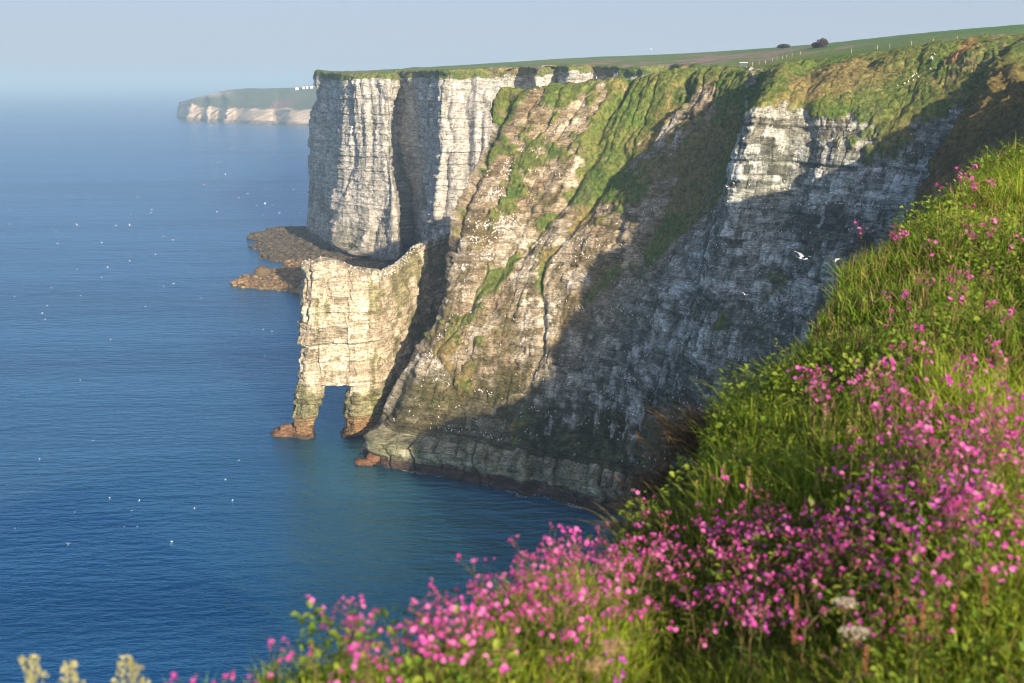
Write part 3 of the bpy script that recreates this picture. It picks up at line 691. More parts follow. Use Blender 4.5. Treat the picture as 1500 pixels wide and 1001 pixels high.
az = np.linspace(R(-115), R(100), 620); tr = np.concatenate([np.linspace(0, 1, 200), 1 + np.linspace(.012, .5, 36), np.linspace(1.6, 3.2, 14)])
rl = fg_lip(az)
rg_ = np.where(tr[None] <= 1, tr[None] * rl[:, None], rl[:, None] + (tr[None] - 1) * 12)
fx, fy = np.sin(az)[:, None] * rg_, np.cos(az)[:, None] * rg_
fz = fg_z(fx, fy)
soil = mixc(C3(.045, .065, .014) * np.ones(fx.shape + (3,)), C3(.10, .07, .03), .35 + fbm(fx / .8, fy / .8, seed=411, oct=3))
FGG = mesh_np('meadow_ground', np.stack([fx, fy, fz], -1).reshape(-1, 3), grid_faces(*fx.shape)[:, ::-1], M_CLIFF, colors=np.clip(soil, .01, .5).reshape(-1, 3), attrs={'turf': np.ones(fx.size)})
tag(FGG, 'steep grassy bank falling away to the left under the flowers', 'bank', kind='structure')

def leaf_material(name, c=None, trans=.35, rough=.55, gain=1.0):
    m = NT(name)
    if c is None:
        src = m.n('ShaderNodeAttribute', attribute_name='tint').outputs['Color']
    else:
        f = m.noise(m.n('ShaderNodeNewGeometry').outputs['Position'], 60., 2)
        src = m.mix(f, tuple(x * .75 for x in c), tuple(min(x * 1.25, 1) for x in c))
    m.l(src, m.b.inputs['Base Color']); m.b.inputs['Roughness'].default_value = rough; m.b.inputs['Specular IOR Level'].default_value = .3
    tr_ = m.n('ShaderNodeBsdfTranslucent'); m.l(src, tr_.inputs['Color'])
    mx = m.n('ShaderNodeMixShader'); mx.inputs[0].default_value = trans
    m.l(m.b.outputs[0], mx.inputs[1]); m.l(tr_.outputs[0], mx.inputs[2]); m.l(mx.outputs[0], m.N['Material Output'].inputs['Surface'])
    return m.m
M_BLADE = leaf_material('grass_blade', None, .45, .5)

def blades(x, y, h, wd, lean, colr, rg, z=None, droop=1.0, dirs=None):
    n = len(x); z = fg_z(x, y) - .02 if z is None else z
    a = rg.uniform(0, 2 * np.pi, n); ld = rg.uniform(0, 2 * np.pi, n) if dirs is None else dirs
    wx, wy = np.cos(a) * wd / 2, np.sin(a) * wd / 2
    lx, ly = np.cos(ld) * lean * h, np.sin(ld) * lean * h
    V = np.zeros((n, 7, 3))
    for k, (t, ww) in enumerate([(0, .8), (.38, 1.0), (.74, .7)]):
        ox, oy, oz = lx * t ** 1.8, ly * t ** 1.8, h * (t - droop * .32 * lean * t ** 2.4)
        V[:, 2 * k] = np.stack([x + ox - wx * ww, y + oy - wy * ww, z + oz], -1)
        V[:, 2 * k + 1] = np.stack([x + ox + wx * ww, y + oy + wy * ww, z + oz], -1)
    V[:, 6] = np.stack([x + lx, y + ly, z + h * (1 - droop * .32 * lean)], -1)
    b = (np.arange(n) * 7)[:, None]
    Q = np.concatenate([b + np.array([[0, 1, 3, 2]]), b + np.array([[2, 3, 5, 4]])]); T_ = b + np.array([[4, 5, 6]])
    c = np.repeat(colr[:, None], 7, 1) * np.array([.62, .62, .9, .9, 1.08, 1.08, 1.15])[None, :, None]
    return V.reshape(-1, 3), Q, T_, c.reshape(-1, 3)
rgb = np.random.default_rng(21)
def scatter(n, az0, az1, pw, rmin, over=1.0):
    """points in the view fan, thinning with distance"""
    out = []
    while sum(len(o[0]) for o in out) < n:
        a = rgb.uniform(az0, az1, n); u = rgb.random(n); lr = fg_lip(a) + over
        r = (rmin ** (2 - pw) + u * (30. ** (2 - pw) - rmin ** (2 - pw))) ** (1 / (2 - pw))
        k = r < lr; out.append((np.sin(a[k]) * r[k], np.cos(a[k]) * r[k]))
    x = np.concatenate([o[0] for o in out])[:n]; y = np.concatenate([o[1] for o in out])[:n]
    return x, y
NB = 220000
x, y = scatter(NB, R(-34), R(33), 1.15, .75, .8)
r = np.hypot(x, y); cl = fbm(x / .7, y / .7, seed=421, oct=3); cl2 = fbm(x / 2.6, y / 2.6, seed=423, oct=2)
azb = np.arctan2(x, y)
h = (.09 + .17 * rgb.random(NB) ** 1.5) * (1 + .7 * cl + .25 * cl2) * np.interp(r, [.8, 1.4, 2.5, 5, 10], [1.3, .9, .7, .75, .95]) * np.interp(azb, [R(-20), R(8), R(16)], [.8, .85, 1.])
h = np.clip(h, .05, .5)
wd = rgb.uniform(.0035, .0068, NB) * np.interp(r, [1, 4, 9], [.75, .9, 1.2])
lean = np.clip(rgb.normal(.5, .28, NB), .05, 1.3)
g = np.clip(.5 + .9 * cl2 + .5 * rgb.normal(0, .35, NB), 0, 1)
cb = C3(.17, .30, .022)[None] * (1 - g[:, None]) + C3(.41, .47, .05)[None] * g[:, None]
dry = rgb.random(NB) < np.clip(.11 + .22 * (cl2 < -.15) + .12 * (r < 1.9), 0, 1)
cb[dry] = C3(.34, .25, .10) * rgb.uniform(.6, 1.15, (dry.sum(), 1))
blue = fbm(x / 1.8, y / 1.8, seed=427, oct=2) > .18
cb[blue & ~dry] *= np.array([.55, .85, .9])
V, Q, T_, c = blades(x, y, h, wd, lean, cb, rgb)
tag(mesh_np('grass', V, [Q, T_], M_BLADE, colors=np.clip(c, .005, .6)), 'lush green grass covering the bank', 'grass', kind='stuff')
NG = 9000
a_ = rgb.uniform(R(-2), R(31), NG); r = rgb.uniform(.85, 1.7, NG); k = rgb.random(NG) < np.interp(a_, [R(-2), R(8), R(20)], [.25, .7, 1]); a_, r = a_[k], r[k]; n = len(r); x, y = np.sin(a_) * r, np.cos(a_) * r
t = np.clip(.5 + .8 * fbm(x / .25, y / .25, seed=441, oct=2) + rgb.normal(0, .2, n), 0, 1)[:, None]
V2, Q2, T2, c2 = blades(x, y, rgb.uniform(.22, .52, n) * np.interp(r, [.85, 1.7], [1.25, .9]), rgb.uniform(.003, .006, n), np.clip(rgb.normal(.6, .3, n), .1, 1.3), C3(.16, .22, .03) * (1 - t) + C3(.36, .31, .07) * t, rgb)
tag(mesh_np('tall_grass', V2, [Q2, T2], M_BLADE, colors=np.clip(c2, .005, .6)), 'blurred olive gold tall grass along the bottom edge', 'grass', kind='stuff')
# broad leaves of the undergrowth
NL = 17000
x, y = scatter(NL * 2, R(-34), R(33), 1.1, 1.2, .3)
k = (fbm(x / .9, y / .9, seed=431, oct=3) > -.02) & (np.arctan2(x, y) > R(-12)); x, y = x[k][:NL], y[k][:NL]; n = len(x)
r = np.hypot(x, y)
z = fg_z(x, y) + rgb.uniform(.02, .24, n); a = rgb.uniform(0, 6.283, n); el = rgb.normal(.25, .4, n); L = rgb.uniform(.016, .034, n) * np.interp(r, [2, 8, 20], [.8, 1.2, 1.6]); wv = L * rgb.uniform(.22, .4, n)
d = np.stack([np.cos(a) * np.cos(el), np.sin(a) * np.cos(el), np.sin(el)], -1); s_ = np.stack([-np.sin(a), np.cos(a), rgb.normal(0, .3, n)], -1); up = np.cross(d, s_)
p = np.stack([x, y, z], -1); V = np.zeros((n, 6, 3))
for kk, (t, sd, u_) in enumerate([(0, 0, 0), (.35, 1, .12), (.75, .7, .08), (1, 0, -.12), (.75, -.7, .08), (.35, -1, .12)]):
    V[:, kk] = p + d * (L * t)[:, None] + s_ * (wv * sd)[:, None] + up * (L * u_)[:, None]
b = (np.arange(n) * 6)[:, None]; Q = np.concatenate([b + np.array([[0, 1, 2, 3]]), b + np.array([[0, 3, 4, 5]])])
g = rgb.random(n); cb = C3(.12, .23, .024)[None] * (1 - g[:, None]) + C3(.32, .40, .05)[None] * g[:, None]
tag(mesh_np('undergrowth', V.reshape(-1, 3), Q, M_BLADE, colors=np.repeat(cb, 6, 0)), 'small broad green leaves growing among the grass', 'undergrowth', kind='stuff')
# feathery grass heads, closest to the lens
def tussock(name, px, py, Y, n, h, colA, colB, label, spread=.35, lean=.9, droop=1.0, drop=0., dirs=None):
    c = PY(px, py, Y); rg = np.random.default_rng(int(px + py))
    q = rg.normal(0, 1, (n, 2)) * spread * np.array([1, .8]); x, y = c[0] + q[:, 0], c[1] + q[:, 1]
    t = rg.random((n, 1)); cc = C3(*colA) * (1 - t) + C3(*colB) * t
    z = np.minimum(fg_z(x, y), c[2]) + .02 if drop == 0 else c[2] - drop * rg.random(n)
    dd = None if dirs is None else rg.normal(dirs, .55, n)
    V, Q, T_, c2 = blades(x, y, h * rg.uniform(.5, 1.1, n), rg.uniform(.004, .009, n) * max(1, Y / 6), np.clip(rg.normal(lean, .25, n), .1, 2.2), cc, rg, z, droop, dd)
    o = mesh_np(name, V - c, [Q, T_], M_BLADE, colors=np.clip(c2, .005, .6)); o.location = c
    return tag(o, label, 'tussock')
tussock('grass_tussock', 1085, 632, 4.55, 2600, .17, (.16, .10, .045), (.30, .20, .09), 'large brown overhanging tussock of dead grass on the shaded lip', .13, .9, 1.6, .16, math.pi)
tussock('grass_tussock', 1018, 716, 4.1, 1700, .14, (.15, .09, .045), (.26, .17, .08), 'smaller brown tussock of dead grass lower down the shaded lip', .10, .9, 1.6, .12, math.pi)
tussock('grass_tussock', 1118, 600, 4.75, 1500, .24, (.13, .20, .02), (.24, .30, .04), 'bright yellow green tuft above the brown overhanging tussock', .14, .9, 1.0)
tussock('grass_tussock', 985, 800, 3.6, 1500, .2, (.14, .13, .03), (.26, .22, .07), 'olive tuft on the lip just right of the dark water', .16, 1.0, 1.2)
# ================================================================ WILD FLOWERS
M_STEM = leaf_material('campion_stem', (.17, .13, .055), .15)
M_LEAF = leaf_material('campion_leaf', (.14, .235, .035), .4)
M_PETAL = leaf_material('pink_petal', (.72, .09, .48), .45, .6)
M_PALE = leaf_material('pale_pink_petal', (.79, .21, .57), .45, .6)
M_CALYX = leaf_material('reddish_calyx', (.30, .08, .07), .15)
M_VIOLET = leaf_material('violet_petal', (.54, .11, .50), .4, .6)
M_UMBEL = leaf_material('cream_umbel', (.66, .60, .46), .4)
M_STRAW = leaf_material('dry_straw', (.46, .33, .15), .25)
M_RUST = leaf_material('rusty_seed', (.32, .16, .075), .2)
M_SEED = leaf_material('yellow_green_seed', (.42, .41, .20), .35)
class MB:
    def __init__(s): s.v, s.f, s.mi = [], [], []
    def poly(s, pts, m=0):
        b = len(s.v); s.v += [tuple(p) for p in pts]; s.f.append(tuple(range(b, b + len(pts)))); s.mi.append(m)
    def tube(s, pts, rad, m=0, n=4, cap=True):
        b = len(s.v); pts = [Vector(p) for p in pts]
        for i, p in enumerate(pts):
            d = (pts[min(i + 1, len(pts) - 1)] - pts[max(i - 1, 0)]).normalized()
            a = d.orthogonal().normalized(); c = d.cross(a)
            r = rad[i] if isinstance(rad, (list, tuple)) else rad
            for k in range(n):
                t = 2 * math.pi * k / n; s.v.append(tuple(p + a * (r * math.cos(t)) + c * (r * math.sin(t))))
        for i in range(len(pts) - 1):
            for k in range(n):
                s.f.append((b + i * n + k, b + i * n + (k + 1) % n, b + (i + 1) * n + (k + 1) % n, b + (i + 1) * n + k)); s.mi.append(m)
        if cap:
            s.f.append(tuple(b + (len(pts) - 1) * n + k for k in range(n))); s.mi.append(m)
            s.f.append(tuple(b + k for k in reversed(range(n)))); s.mi.append(m)
    def leaf(s, p, d, L, wd, m=0, droop=.3):
        p = Vector(p); d = Vector(d).normalized(); sd = d.cross(Vector((0, 0, 1))); sd = sd.normalized() if sd.length > .01 else Vector((1, 0, 0)); up = sd.cross(d)
        c = [p, p + d * L * .35 + up * L * .05, p + d * L * .7 - up * L * droop * .2, p + d * L - up * L * droop * .6]
        w = [wd * .15, wd * .5, wd * .4, 0]
        Lf = [c[i] + sd * w[i] - up * w[i] * -.3 for i in range(4)]; Rt = [c[i] - sd * w[i] + up * w[i] * .3 for i in range(4)]
        for i in range(3):
            s.poly([c[i], c[i + 1], Lf[i + 1], Lf[i]] if i < 2 else [c[i], c[i + 1], Lf[i]], m)
            s.poly([c[i], Rt[i], Rt[i + 1], c[i + 1]] if i < 2 else [c[i], Rt[i], c[i + 1]], m)
    def mesh(s, name, mats, smooth=True):
        me = bpy.data.meshes.new(name); me.from_pydata(s.v, [], s.f)
        for m in mats: me.materials.append(m)
        me.polygons.foreach_set('material_index', s.mi); me.polygons.foreach_set('use_smooth', [smooth] * len(s.f)); me.update(); return me
def flower_mesh(name, pet, openness, size, seed):
    """five notched petals on a swollen calyx, facing +Z"""
    rg = random.Random(seed); b = MB(); S = size
    b.tube([(0, 0, -.013 * S), (0, 0, -.009 * S), (0, 0, -.003 * S), (0, 0, 0)], [.0012 * S, .0036 * S, .0034 * S, .0026 * S], 1, 6)
    for k in range(5):
        a = 2 * math.pi * k / 5 + rg.uniform(-.15, .15); el = openness + rg.uniform(-.2, .2)
        def P(r, t, dz=0):
            ca, sa = math.cos(a), math.sin(a); rr = r * math.cos(el)
            return ((rr * ca - t * sa) * S, (rr * sa + t * ca) * S, (r * math.sin(el) + dz) * S)
        for sg in (1, -1):
            q = [P(.001, 0), P(.0085, 0, .0006), P(.0125, .0017 * sg, -.0004), P(.0132, .0046 * sg, -.0012), P(.009, .0058 * sg, 0), P(.003, .0022 * sg)]
            b.poly(q if sg < 0 else q[::-1], 0)
    return b.mesh(name, [pet, M_CALYX])
FLW = [flower_mesh('flower_head', M_PETAL if k % 3 else M_PALE, (.15, .45, .8, .3, .6, 1.2)[k], (1.25, 1.3, 1.15, 1.35, 1.2, 1.0)[k], k) for k in range(6)]
def campion_stem(seed):
    """stem with paired leaves and a branching top -> mesh, tips [(pos, dir)]"""
    rg = random.Random(seed); b = MB(); tips = []
    H = 1.0; bend = (rg.uniform(-.12, .12), rg.uniform(-.12, .12))
    ax = lambda t: Vector((bend[0] * t * t * .5, bend[1] * t * t * .5, t * .40))
    b.tube([ax(t) for t in (0, .3, .6, .85, 1)], [.0024, .0022, .002, .0017, .0015], 0, 4)
    for t in (.12, .3, .5, .7):
        a = rg.uniform(0, 6.28)
        for s_ in (0, math.pi):
            b.leaf(ax(t), (math.cos(a + s_), math.sin(a + s_), .5), rg.uniform(.04, .065) * (1.1 - .5 * t), rg.uniform(.010, .016), 1)
    for q in range(rg.choice((3, 3, 4))):
        t0 = rg.uniform(.72, .97); a = rg.uniform(0, 6.28); p0 = ax(t0); d = Vector((math.cos(a), math.sin(a), 1.35)).normalized(); L = rg.uniform(.05, .10)
        p1 = p0 + d * L; b.tube([p0, p0 + d * L * .5 + Vector((0, 0, .004)), p1], [.0014, .0012, .001], 0, 4)
        for w_ in range(rg.choice((1, 2, 2, 3))):
            a2 = a + rg.uniform(-1.6, 1.6); d2 = Vector((math.cos(a2), math.sin(a2), rg.uniform(.5, 1.4))).normalized(); L2 = rg.uniform(.012, .035)
            p2 = p1 + d2 * L2; b.tube([p1, p2], [.0009, .0008], 0, 3, False); tips.append((p2 + d2 * .012, (d2 + Vector((rg.uniform(-.5, .5), rg.uniform(-.7, .2), rg.uniform(-.2, .3)))).normalized()))
    top = ax(1); tips.append((top + Vector((0, 0, .012)), Vector((rg.uniform(-.5, .5), rg.uniform(-.7, .3), .8)).normalized()))
    return b.mesh('red_campion', [M_STEM, M_LEAF]), tips[:10]
STEMS = [campion_stem(100 + k) for k in range(9)]

def on_bank(px, py, hh, n=260):
    """where the view ray meets the level hh above the bank"""
    d = ray(px, py); t = np.geomspace(.7, 20, n); P = np.array([0, 0, CAMZ]) + d[None] * t[:, None]
    g = fg_z(P[:, 0], P[:, 1]) + hh - P[:, 2]
    k = np.argmax(g > 0)
    if g[k] <= 0 or k == 0: return None
    return P[k]
# clumps: centre px,py, spread, number, what they look like
CLUMPS = [
 (345, 978, 45, 10, 6, 0), (515, 893, 32, 16, 8, 0), (545, 955, 35, 22, 10, 0), (640, 872, 38, 18, 16, 0), (640, 925, 60, 26, 16, 0), (735, 870, 45, 30, 15, 0),
 (785, 812, 14, 12, 5, 1), (850, 800, 30, 14, 13, 1), (845, 850, 45, 22, 16, 1), (950, 815, 45, 22, 20, 1),
 (1050, 775, 50, 20, 20, 2), (1180, 752, 60, 14, 20, 2), (1090, 830, 70, 24, 18, 2), (1090, 860, 32, 18, 14, 2), (1190, 815, 50, 22, 16, 2), (1290, 815, 70, 26, 12, 2), (1400, 835, 50, 30, 6, 2),
 (930, 900, 90, 26, 12, 3), (1160, 900, 90, 22, 12, 3), (1330, 905, 100, 24, 8, 3),
 (1195, 562, 24, 20, 11, 4), (1280, 545, 50, 40, 9, 4), (1345, 590, 45, 28, 10, 4),
 (1430, 530, 60, 20, 10, 5), (1400, 605, 60, 24, 16, 5), (1440, 650, 55, 24, 18, 5), (1330, 660, 60, 24, 12, 5), (1270, 705, 70, 22, 14, 5), (1420, 720, 70, 28, 22, 5),
 (1405, 408, 34, 12, 7, 6), (1310, 348, 45, 14, 6, 6), (1440, 310, 50, 40, 9, 6), (1425, 262, 45, 14, 6, 6), (1470, 455, 20, 20, 4, 6), (1330, 450, 70, 40, 7, 6)]
CL_LABEL = ['pink campion flowering on the grass lip directly above the open sea', 'tall pink campion standing against the dark water below the headland', 'pink campion in the thick sunlit band across the middle of the meadow',
 'blurred pink campion low among the grass nearest the viewer', 'pink campion in a loose clump on tall straw stems above the shaded lip', 'pink campion crowded in the dense magenta drift on the right of the bank',
 'scattered small pink campion high on the bank towards the brown bluff']
CL_GROUP = ['campion along the sea lip', 'campion against the dark water', 'campion across the middle band', 'campion nearest the viewer', 'campion clump above the shaded lip', 'campion in the magenta drift', 'campion high on the bank']
rf = np.random.default_rng(5); spots = []
for (px, py, sx_, sy_, n, lab) in CLUMPS:
    for k in range(n):
        qx, qy = px + rf.normal() * sx_ * .75, py + rf.normal() * sy_ * .75
        hh = rf.uniform(.16, .27) * (1.2 if lab in (1, 4) else 1)
        p = on_bank(qx, qy, hh)
        if p is None:   # over the lip: stand it on the last of the bank
            for dy in (6, 14, 24, 40):
                p = on_bank(qx, qy + dy, hh)
                if p is not None: break
        if p is not None: spots.append((np.hypot(p[0], p[1]), p, hh, lab))
spots.sort(key=lambda s: s[0])
def attach(root, tips, meshes, name, rg, sc):
    for (p, d) in tips:
        o = bpy.data.objects.new(name, rg.choice(meshes)); col.objects.link(o); o.parent = root
        q = Vector((0, 0, 1)).rotation_difference(d); o.matrix_local = Matrix.Translation(p) @ q.to_matrix().to_4x4() @ Matrix.Rotation(rg.uniform(0, 6.28), 4, 'Z') @ Matrix.Scale(sc, 4)
rr_ = random.Random(9)
for i, (dist, p, hh, lab) in enumerate(spots[:300]):
    me, tips = STEMS[rr_.randrange(len(STEMS))]
    o = bpy.data.objects.new('red_campion', me); col.objects.link(o)
    g = fg_z(p[0], p[1]); s_ = hh / .42
    o.location = (p[0], p[1], g - .01); o.rotation_euler = (rr_.gauss(0, .1), rr_.gauss(0, .1), rr_.uniform(0, 6.28)); o.scale = (s_, s_, s_)
    tag(o, CL_LABEL[lab], 'wildflower', CL_GROUP[lab])
    attach(o, tips, FLW, 'flower_head', rr_, np.interp(dist, [1.8, 4, 9], [.36, .48, .68]) / s_)
print('campion', len(spots))
def merged(name, items, mats):
    """many copies of small meshes baked into one mesh: items [(mesh, 4x4, material offset)]"""
    V, F, MI, off = [], [], [], 0; Fs = {}
    for me, M in items:
        v = np.empty(len(me.vertices) * 3); me.vertices.foreach_get('co', v); v = v.reshape(-1, 3)
        A = np.array(M); V.append(v @ A[:3, :3].T + A[:3, 3])
        idx = [mats.index(m) for m in me.materials]
        for p in me.polygons: Fs.setdefault(len(p.vertices), []).append(([q + off for q in p.vertices], idx[p.material_index]))
        off += len(v)
    Fl, mi = [], []
    for k, lst in Fs.items(): Fl.append(np.array([a for a, _ in lst])); mi += [b for _, b in lst]
    return mesh_np(name, np.concatenate(V), Fl, mats, face_mat=mi)
items = []
rest = [(p, hh) for (_, p, hh, _) in spots[300:]]
for k in range(40):      # the drift thickens with more of the same, too many to tell apart
    q = on_bank(1400 + rf.normal() * 80, 645 + rf.normal() * 34, .26)
    if q is not None: rest.append((q, .26 + .1 * rf.random()))
for cx_, cy_, sx_, sy_, n_ in [(1120, 800, 110, 45, 26), (1270, 790, 100, 40, 18), (900, 860, 80, 40, 22), (680, 910, 90, 30, 26), (1400, 760, 80, 50, 22)]:
    for k in range(n_):
        q = on_bank(cx_ + rf.normal() * sx_, cy_ + rf.normal() * sy_, .2)
        if q is not None: rest.append((q, .18 + .08 * rf.random()))
for p, hh in rest:
    me, tips = STEMS[rr_.randrange(len(STEMS))]; s_ = hh / .42
    M = Matrix.Translation((p[0], p[1], float(fg_z(p[0], p[1])) - .01)) @ Matrix.Rotation(rr_.uniform(0, 6.28), 4, 'Z') @ Matrix.Scale(s_, 4)
    items.append((me, M)); dist = math.hypot(p[0], p[1])
    for (t, d) in tips:
        items.append((rr_.choice(FLW), M @ Matrix.Translation(t) @ Vector((0, 0, 1)).rotation_difference(d).to_matrix().to_4x4() @ Matrix.Scale(float(np.interp(dist, [1.8, 4, 9], [.36, .48, .68])) / s_, 4)))
tag(merged('campion_drift', items, [M_STEM, M_LEAF, M_PETAL, M_CALYX, M_PALE]), 'massed small pink campion filling the gaps all along the drift', 'wildflowers', kind='stuff')
# violet spikes in the shade between the campion
def violet_stem(seed):
    rg = random.Random(seed); b = MB(); tips = []
    b.tube([(0, 0, 0), (.004, 0, .12), (.012, 0, .25), (.03, 0, .31)], [.002, .002, .0016, .001], 0, 4)
    for k in range(4): a = rg.uniform(0, 6.28); b.leaf((0, 0, .01), (math.cos(a), math.sin(a), 1.1), .16, .012, 1, .5)
    for k in range(4): t = k / 3; a = rg.uniform(-1.2, 1.2); tips.append((Vector((.006 + .026 * t + .012 * math.cos(a), .012 * math.sin(a), .2 + .105 * t)), Vector((math.cos(a), math.sin(a), -.5)).normalized()))
    return b.mesh('violet_wildflower', [M_LEAF, M_LEAF]), tips
BELL = []
for s_ in (1.0, 1.25):
    b = MB(); b.tube([(0, 0, -.004), (0, 0, 0), (0, 0, .008 * s_), (0, 0, .014 * s_), (0, 0, .016 * s_)], [.001, .004 * s_, .0045 * s_, .0055 * s_, .0085 * s_], 0, 6, False); BELL.append(b.mesh('bell_flower', [M_VIOLET]))
VS = [violet_stem(k) for k in range(4)]
nv_ = 0
for (px, py, sx_, sy_, n, lab) in [(1270, 705, 70, 20, 20, 0), (1400, 700, 60, 26, 22, 0), (1330, 740, 60, 14, 8, 0), (1110, 880, 50, 16, 9, 1), (1330, 850, 60, 26, 6, 1), (900, 950, 60, 20, 6, 2)]:
    for k in range(n):
        hh = rf.uniform(.2, .3); p = on_bank(px + rf.normal() * sx_ * .7, py + rf.normal() * sy_ * .7, hh)
        if p is None or rf.random() < .5: continue
        me, tips = VS[rr_.randrange(4)]; o = bpy.data.objects.new('violet_wildflower', me); col.objects.link(o); s_ = hh / .29
        o.location = (p[0], p[1], float(fg_z(p[0], p[1])) - .01); o.rotation_euler = (0, 0, rr_.uniform(0, 6.28)); o.scale = (s_,) * 3
        tag(o, ['violet bell flowers in the shaded hollow below the magenta drift', 'violet bell flowers among the pink band in front of the hollow', 'low blurred violet flowers in the grass at the bottom edge'][lab], 'wildflower', ['violet flowers in the shaded hollow', 'violet flowers among the pink band', 'violet flowers at the bottom edge'][lab])
        attach(o, tips, BELL, 'bell_flower', rr_, .75)
# cream umbels, yellow seed heads, rusty docks, dry stalks
def place(name, me, p, hh, base_h, label, cat, group=None, rz=None):
    o = bpy.data.objects.new(name, me); col.objects.link(o); s_ = hh / base_h
    o.location = (p[0], p[1], p[2] - hh); o.scale = (s_,) * 3; o.rotation_euler = (rr_.gauss(0, .06), rr_.gauss(0, .06), rr_.uniform(0, 6.28) if rz is None else rz)
    return tag(o, label, cat, group)
def umbel(seed, R_, mat, n=15, flat=.25):
    rg = random.Random(seed); st = MB(); st.tube([(0, 0, 0), (.005, 0, .2), (0, 0, .4)], [.003, .0028, .002], 0, 5); hd = MB()
    for k in range(n):
        r = R_ * math.sqrt((k + .5) / n); a = k * 2.4; c = Vector((r * math.cos(a), r * math.sin(a), .46 - flat * r)); st.tube([(0, 0, .4), c], [.001, .0007], 0, 3, False)
        for j in range(9):
            q = c + Vector((rg.gauss(0, .006), rg.gauss(0, .006), rg.gauss(0, .003))); u = Vector((rg.uniform(-1, 1), rg.uniform(-1, 1), 0)) * .0045; v = Vector((-u.y, u.x, rg.uniform(-.002, .002)))
            hd.poly([q - u - v, q + u - v, q + u + v, q - u + v], 0)
    for k in range(3): a = rg.uniform(0, 6.28); st.leaf((0, 0, .1 + .08 * k), (math.cos(a), math.sin(a), .5), .10, .035, 0)
    return st.mesh('umbel_plant', [M_STEM]), hd.mesh('flower_head', [mat])
for k, (px, py, R_, lab) in enumerate([(1236, 878, .042, 'cream white umbel behind the other, beside a rusty spike'), (1250, 924, .045, 'lower cream white umbel at the right of the near grass'), (902, 942, .05, 'wide flat tan umbel low in the near grass'), (874, 962, .035, 'small tan umbel just below the wide flat one')]):
    p = on_bank(px, py, .30)
    st, hd = umbel(k, R_, M_UMBEL if k < 2 else M_STRAW); o = place('umbel_plant', st, p, .30, .46, lab, 'umbel'); h_ = bpy.data.objects.new('flower_head', hd); col.objects.link(h_); h_.parent = o
def plume(seed, L, wd, mat, n=70, name='seed_head'):
    rg = random.Random(seed); b = MB()
    for k in range(n):
        t = rg.random(); a = rg.uniform(0, 6.28); r = wd * (1 - .6 * t) * rg.uniform(.2, 1); p = Vector((r * math.cos(a), r * math.sin(a), .42 + L * t)); d = Vector((math.cos(a), math.sin(a), 1.6)).normalized() * L * .14
        sd = d.cross(Vector((rg.uniform(-1, 1), rg.uniform(-1, 1), .3))).normalized() * .0035
        b.poly([p, p + d * .5 + sd, p + d, p + d * .5 - sd], 0)
    return b.mesh(name, [mat])
def stalk(L=.42, mat=None, leaves=2, seed=0, name='stalk'):
    rg = random.Random(seed); b = MB(); bx, by = rg.uniform(-.06, .06), rg.uniform(-.06, .06)
    b.tube([(bx * t * t, by * t * t, L * t) for t in (0, .35, .7, 1)], [.0013, .0012, .001, .0007], 0, 4)
    for k in range(leaves): a = rg.uniform(0, 6.28); b.leaf((0, 0, L * (.15 + .2 * k)), (math.cos(a), math.sin(a), .9), .13, .012, 0, .6)
    return b.mesh(name, [mat])
SEEDS = [(52, 984, 'leftmost yellow green seed head rising from the bottom left corner'), (105, 992, 'second yellow green seed head from the left corner'), (143, 966, 'slender upright seed head leaning left above the corner'), (186, 982, 'broad bushy yellow seed head right of the slender one'), (203, 996, 'low pale seed head at the bottom left edge')]
for k, (px, py, lab) in enumerate(SEEDS):
    p = PY(px, py, 1.75 + .04 * k); hh = float(p[2] - fg_z(p[0], p[1])) + .03
    o = bpy.data.objects.new('grass_seed_head', stalk(.42, M_SEED, 1, k, 'grass_seed_head')); col.objects.link(o); sc_ = 1.0
    o.location = (p[0], p[1], p[2] - .45); tag(o, lab, 'seed head')
    ph = bpy.data.objects.new('plume', plume(k, .055, (.022, .026, .008, .03, .022)[k], M_SEED, (90, 110, 60, 140, 80)[k], 'plume')); col.objects.link(ph); ph.parent = o
    if k == 2: o.rotation_euler = (0, -.3, 0)
DOCK = [stalk(.42, M_RUST, 2, 30 + k, 'dock_spike') for k in range(3)]; DP = [plume(40 + k, .13, .009, M_RUST, 110, 'seed_spike') for k in range(3)]
for k, (px, py, lab) in enumerate([(1183, 868, 'tall orange rusty dock spike in front of the pink band'), (1172, 905, 'shorter dock spike below the tall orange one'), (1315, 862, 'dark rust dock spike right of the cream umbels'), (1352, 885, 'slim rusty dock spike between two dark grass gaps'),
        (1398, 872, 'pale rusty dock spike under a pink flower on the right'), (1262, 950, 'small rusty dock spike under the lower cream umbel'), (1458, 845, 'olive brown dock spike near the right edge'), (1330, 905, 'low rusty dock spike among violet flowers'), (792, 985, 'blurred orange dock spike at the bottom centre'), (752, 996, 'lowest orange dock spike cut by the bottom edge')]):
    p = on_bank(px, py, .28)
    if p is None: continue
    o = place('dock_spike', DOCK[k % 3], p, .28, .56, lab, 'dock'); q = bpy.data.objects.new('seed_spike', DP[k % 3]); col.objects.link(q); q.parent = o
DRY = [stalk(.5, M_STRAW, 1, 60 + k, 'dry_stalk') for k in range(5)]; TIP = [plume(70 + k, .08, .005, M_STRAW, 22, 'seed_tip') for k in range(2)]
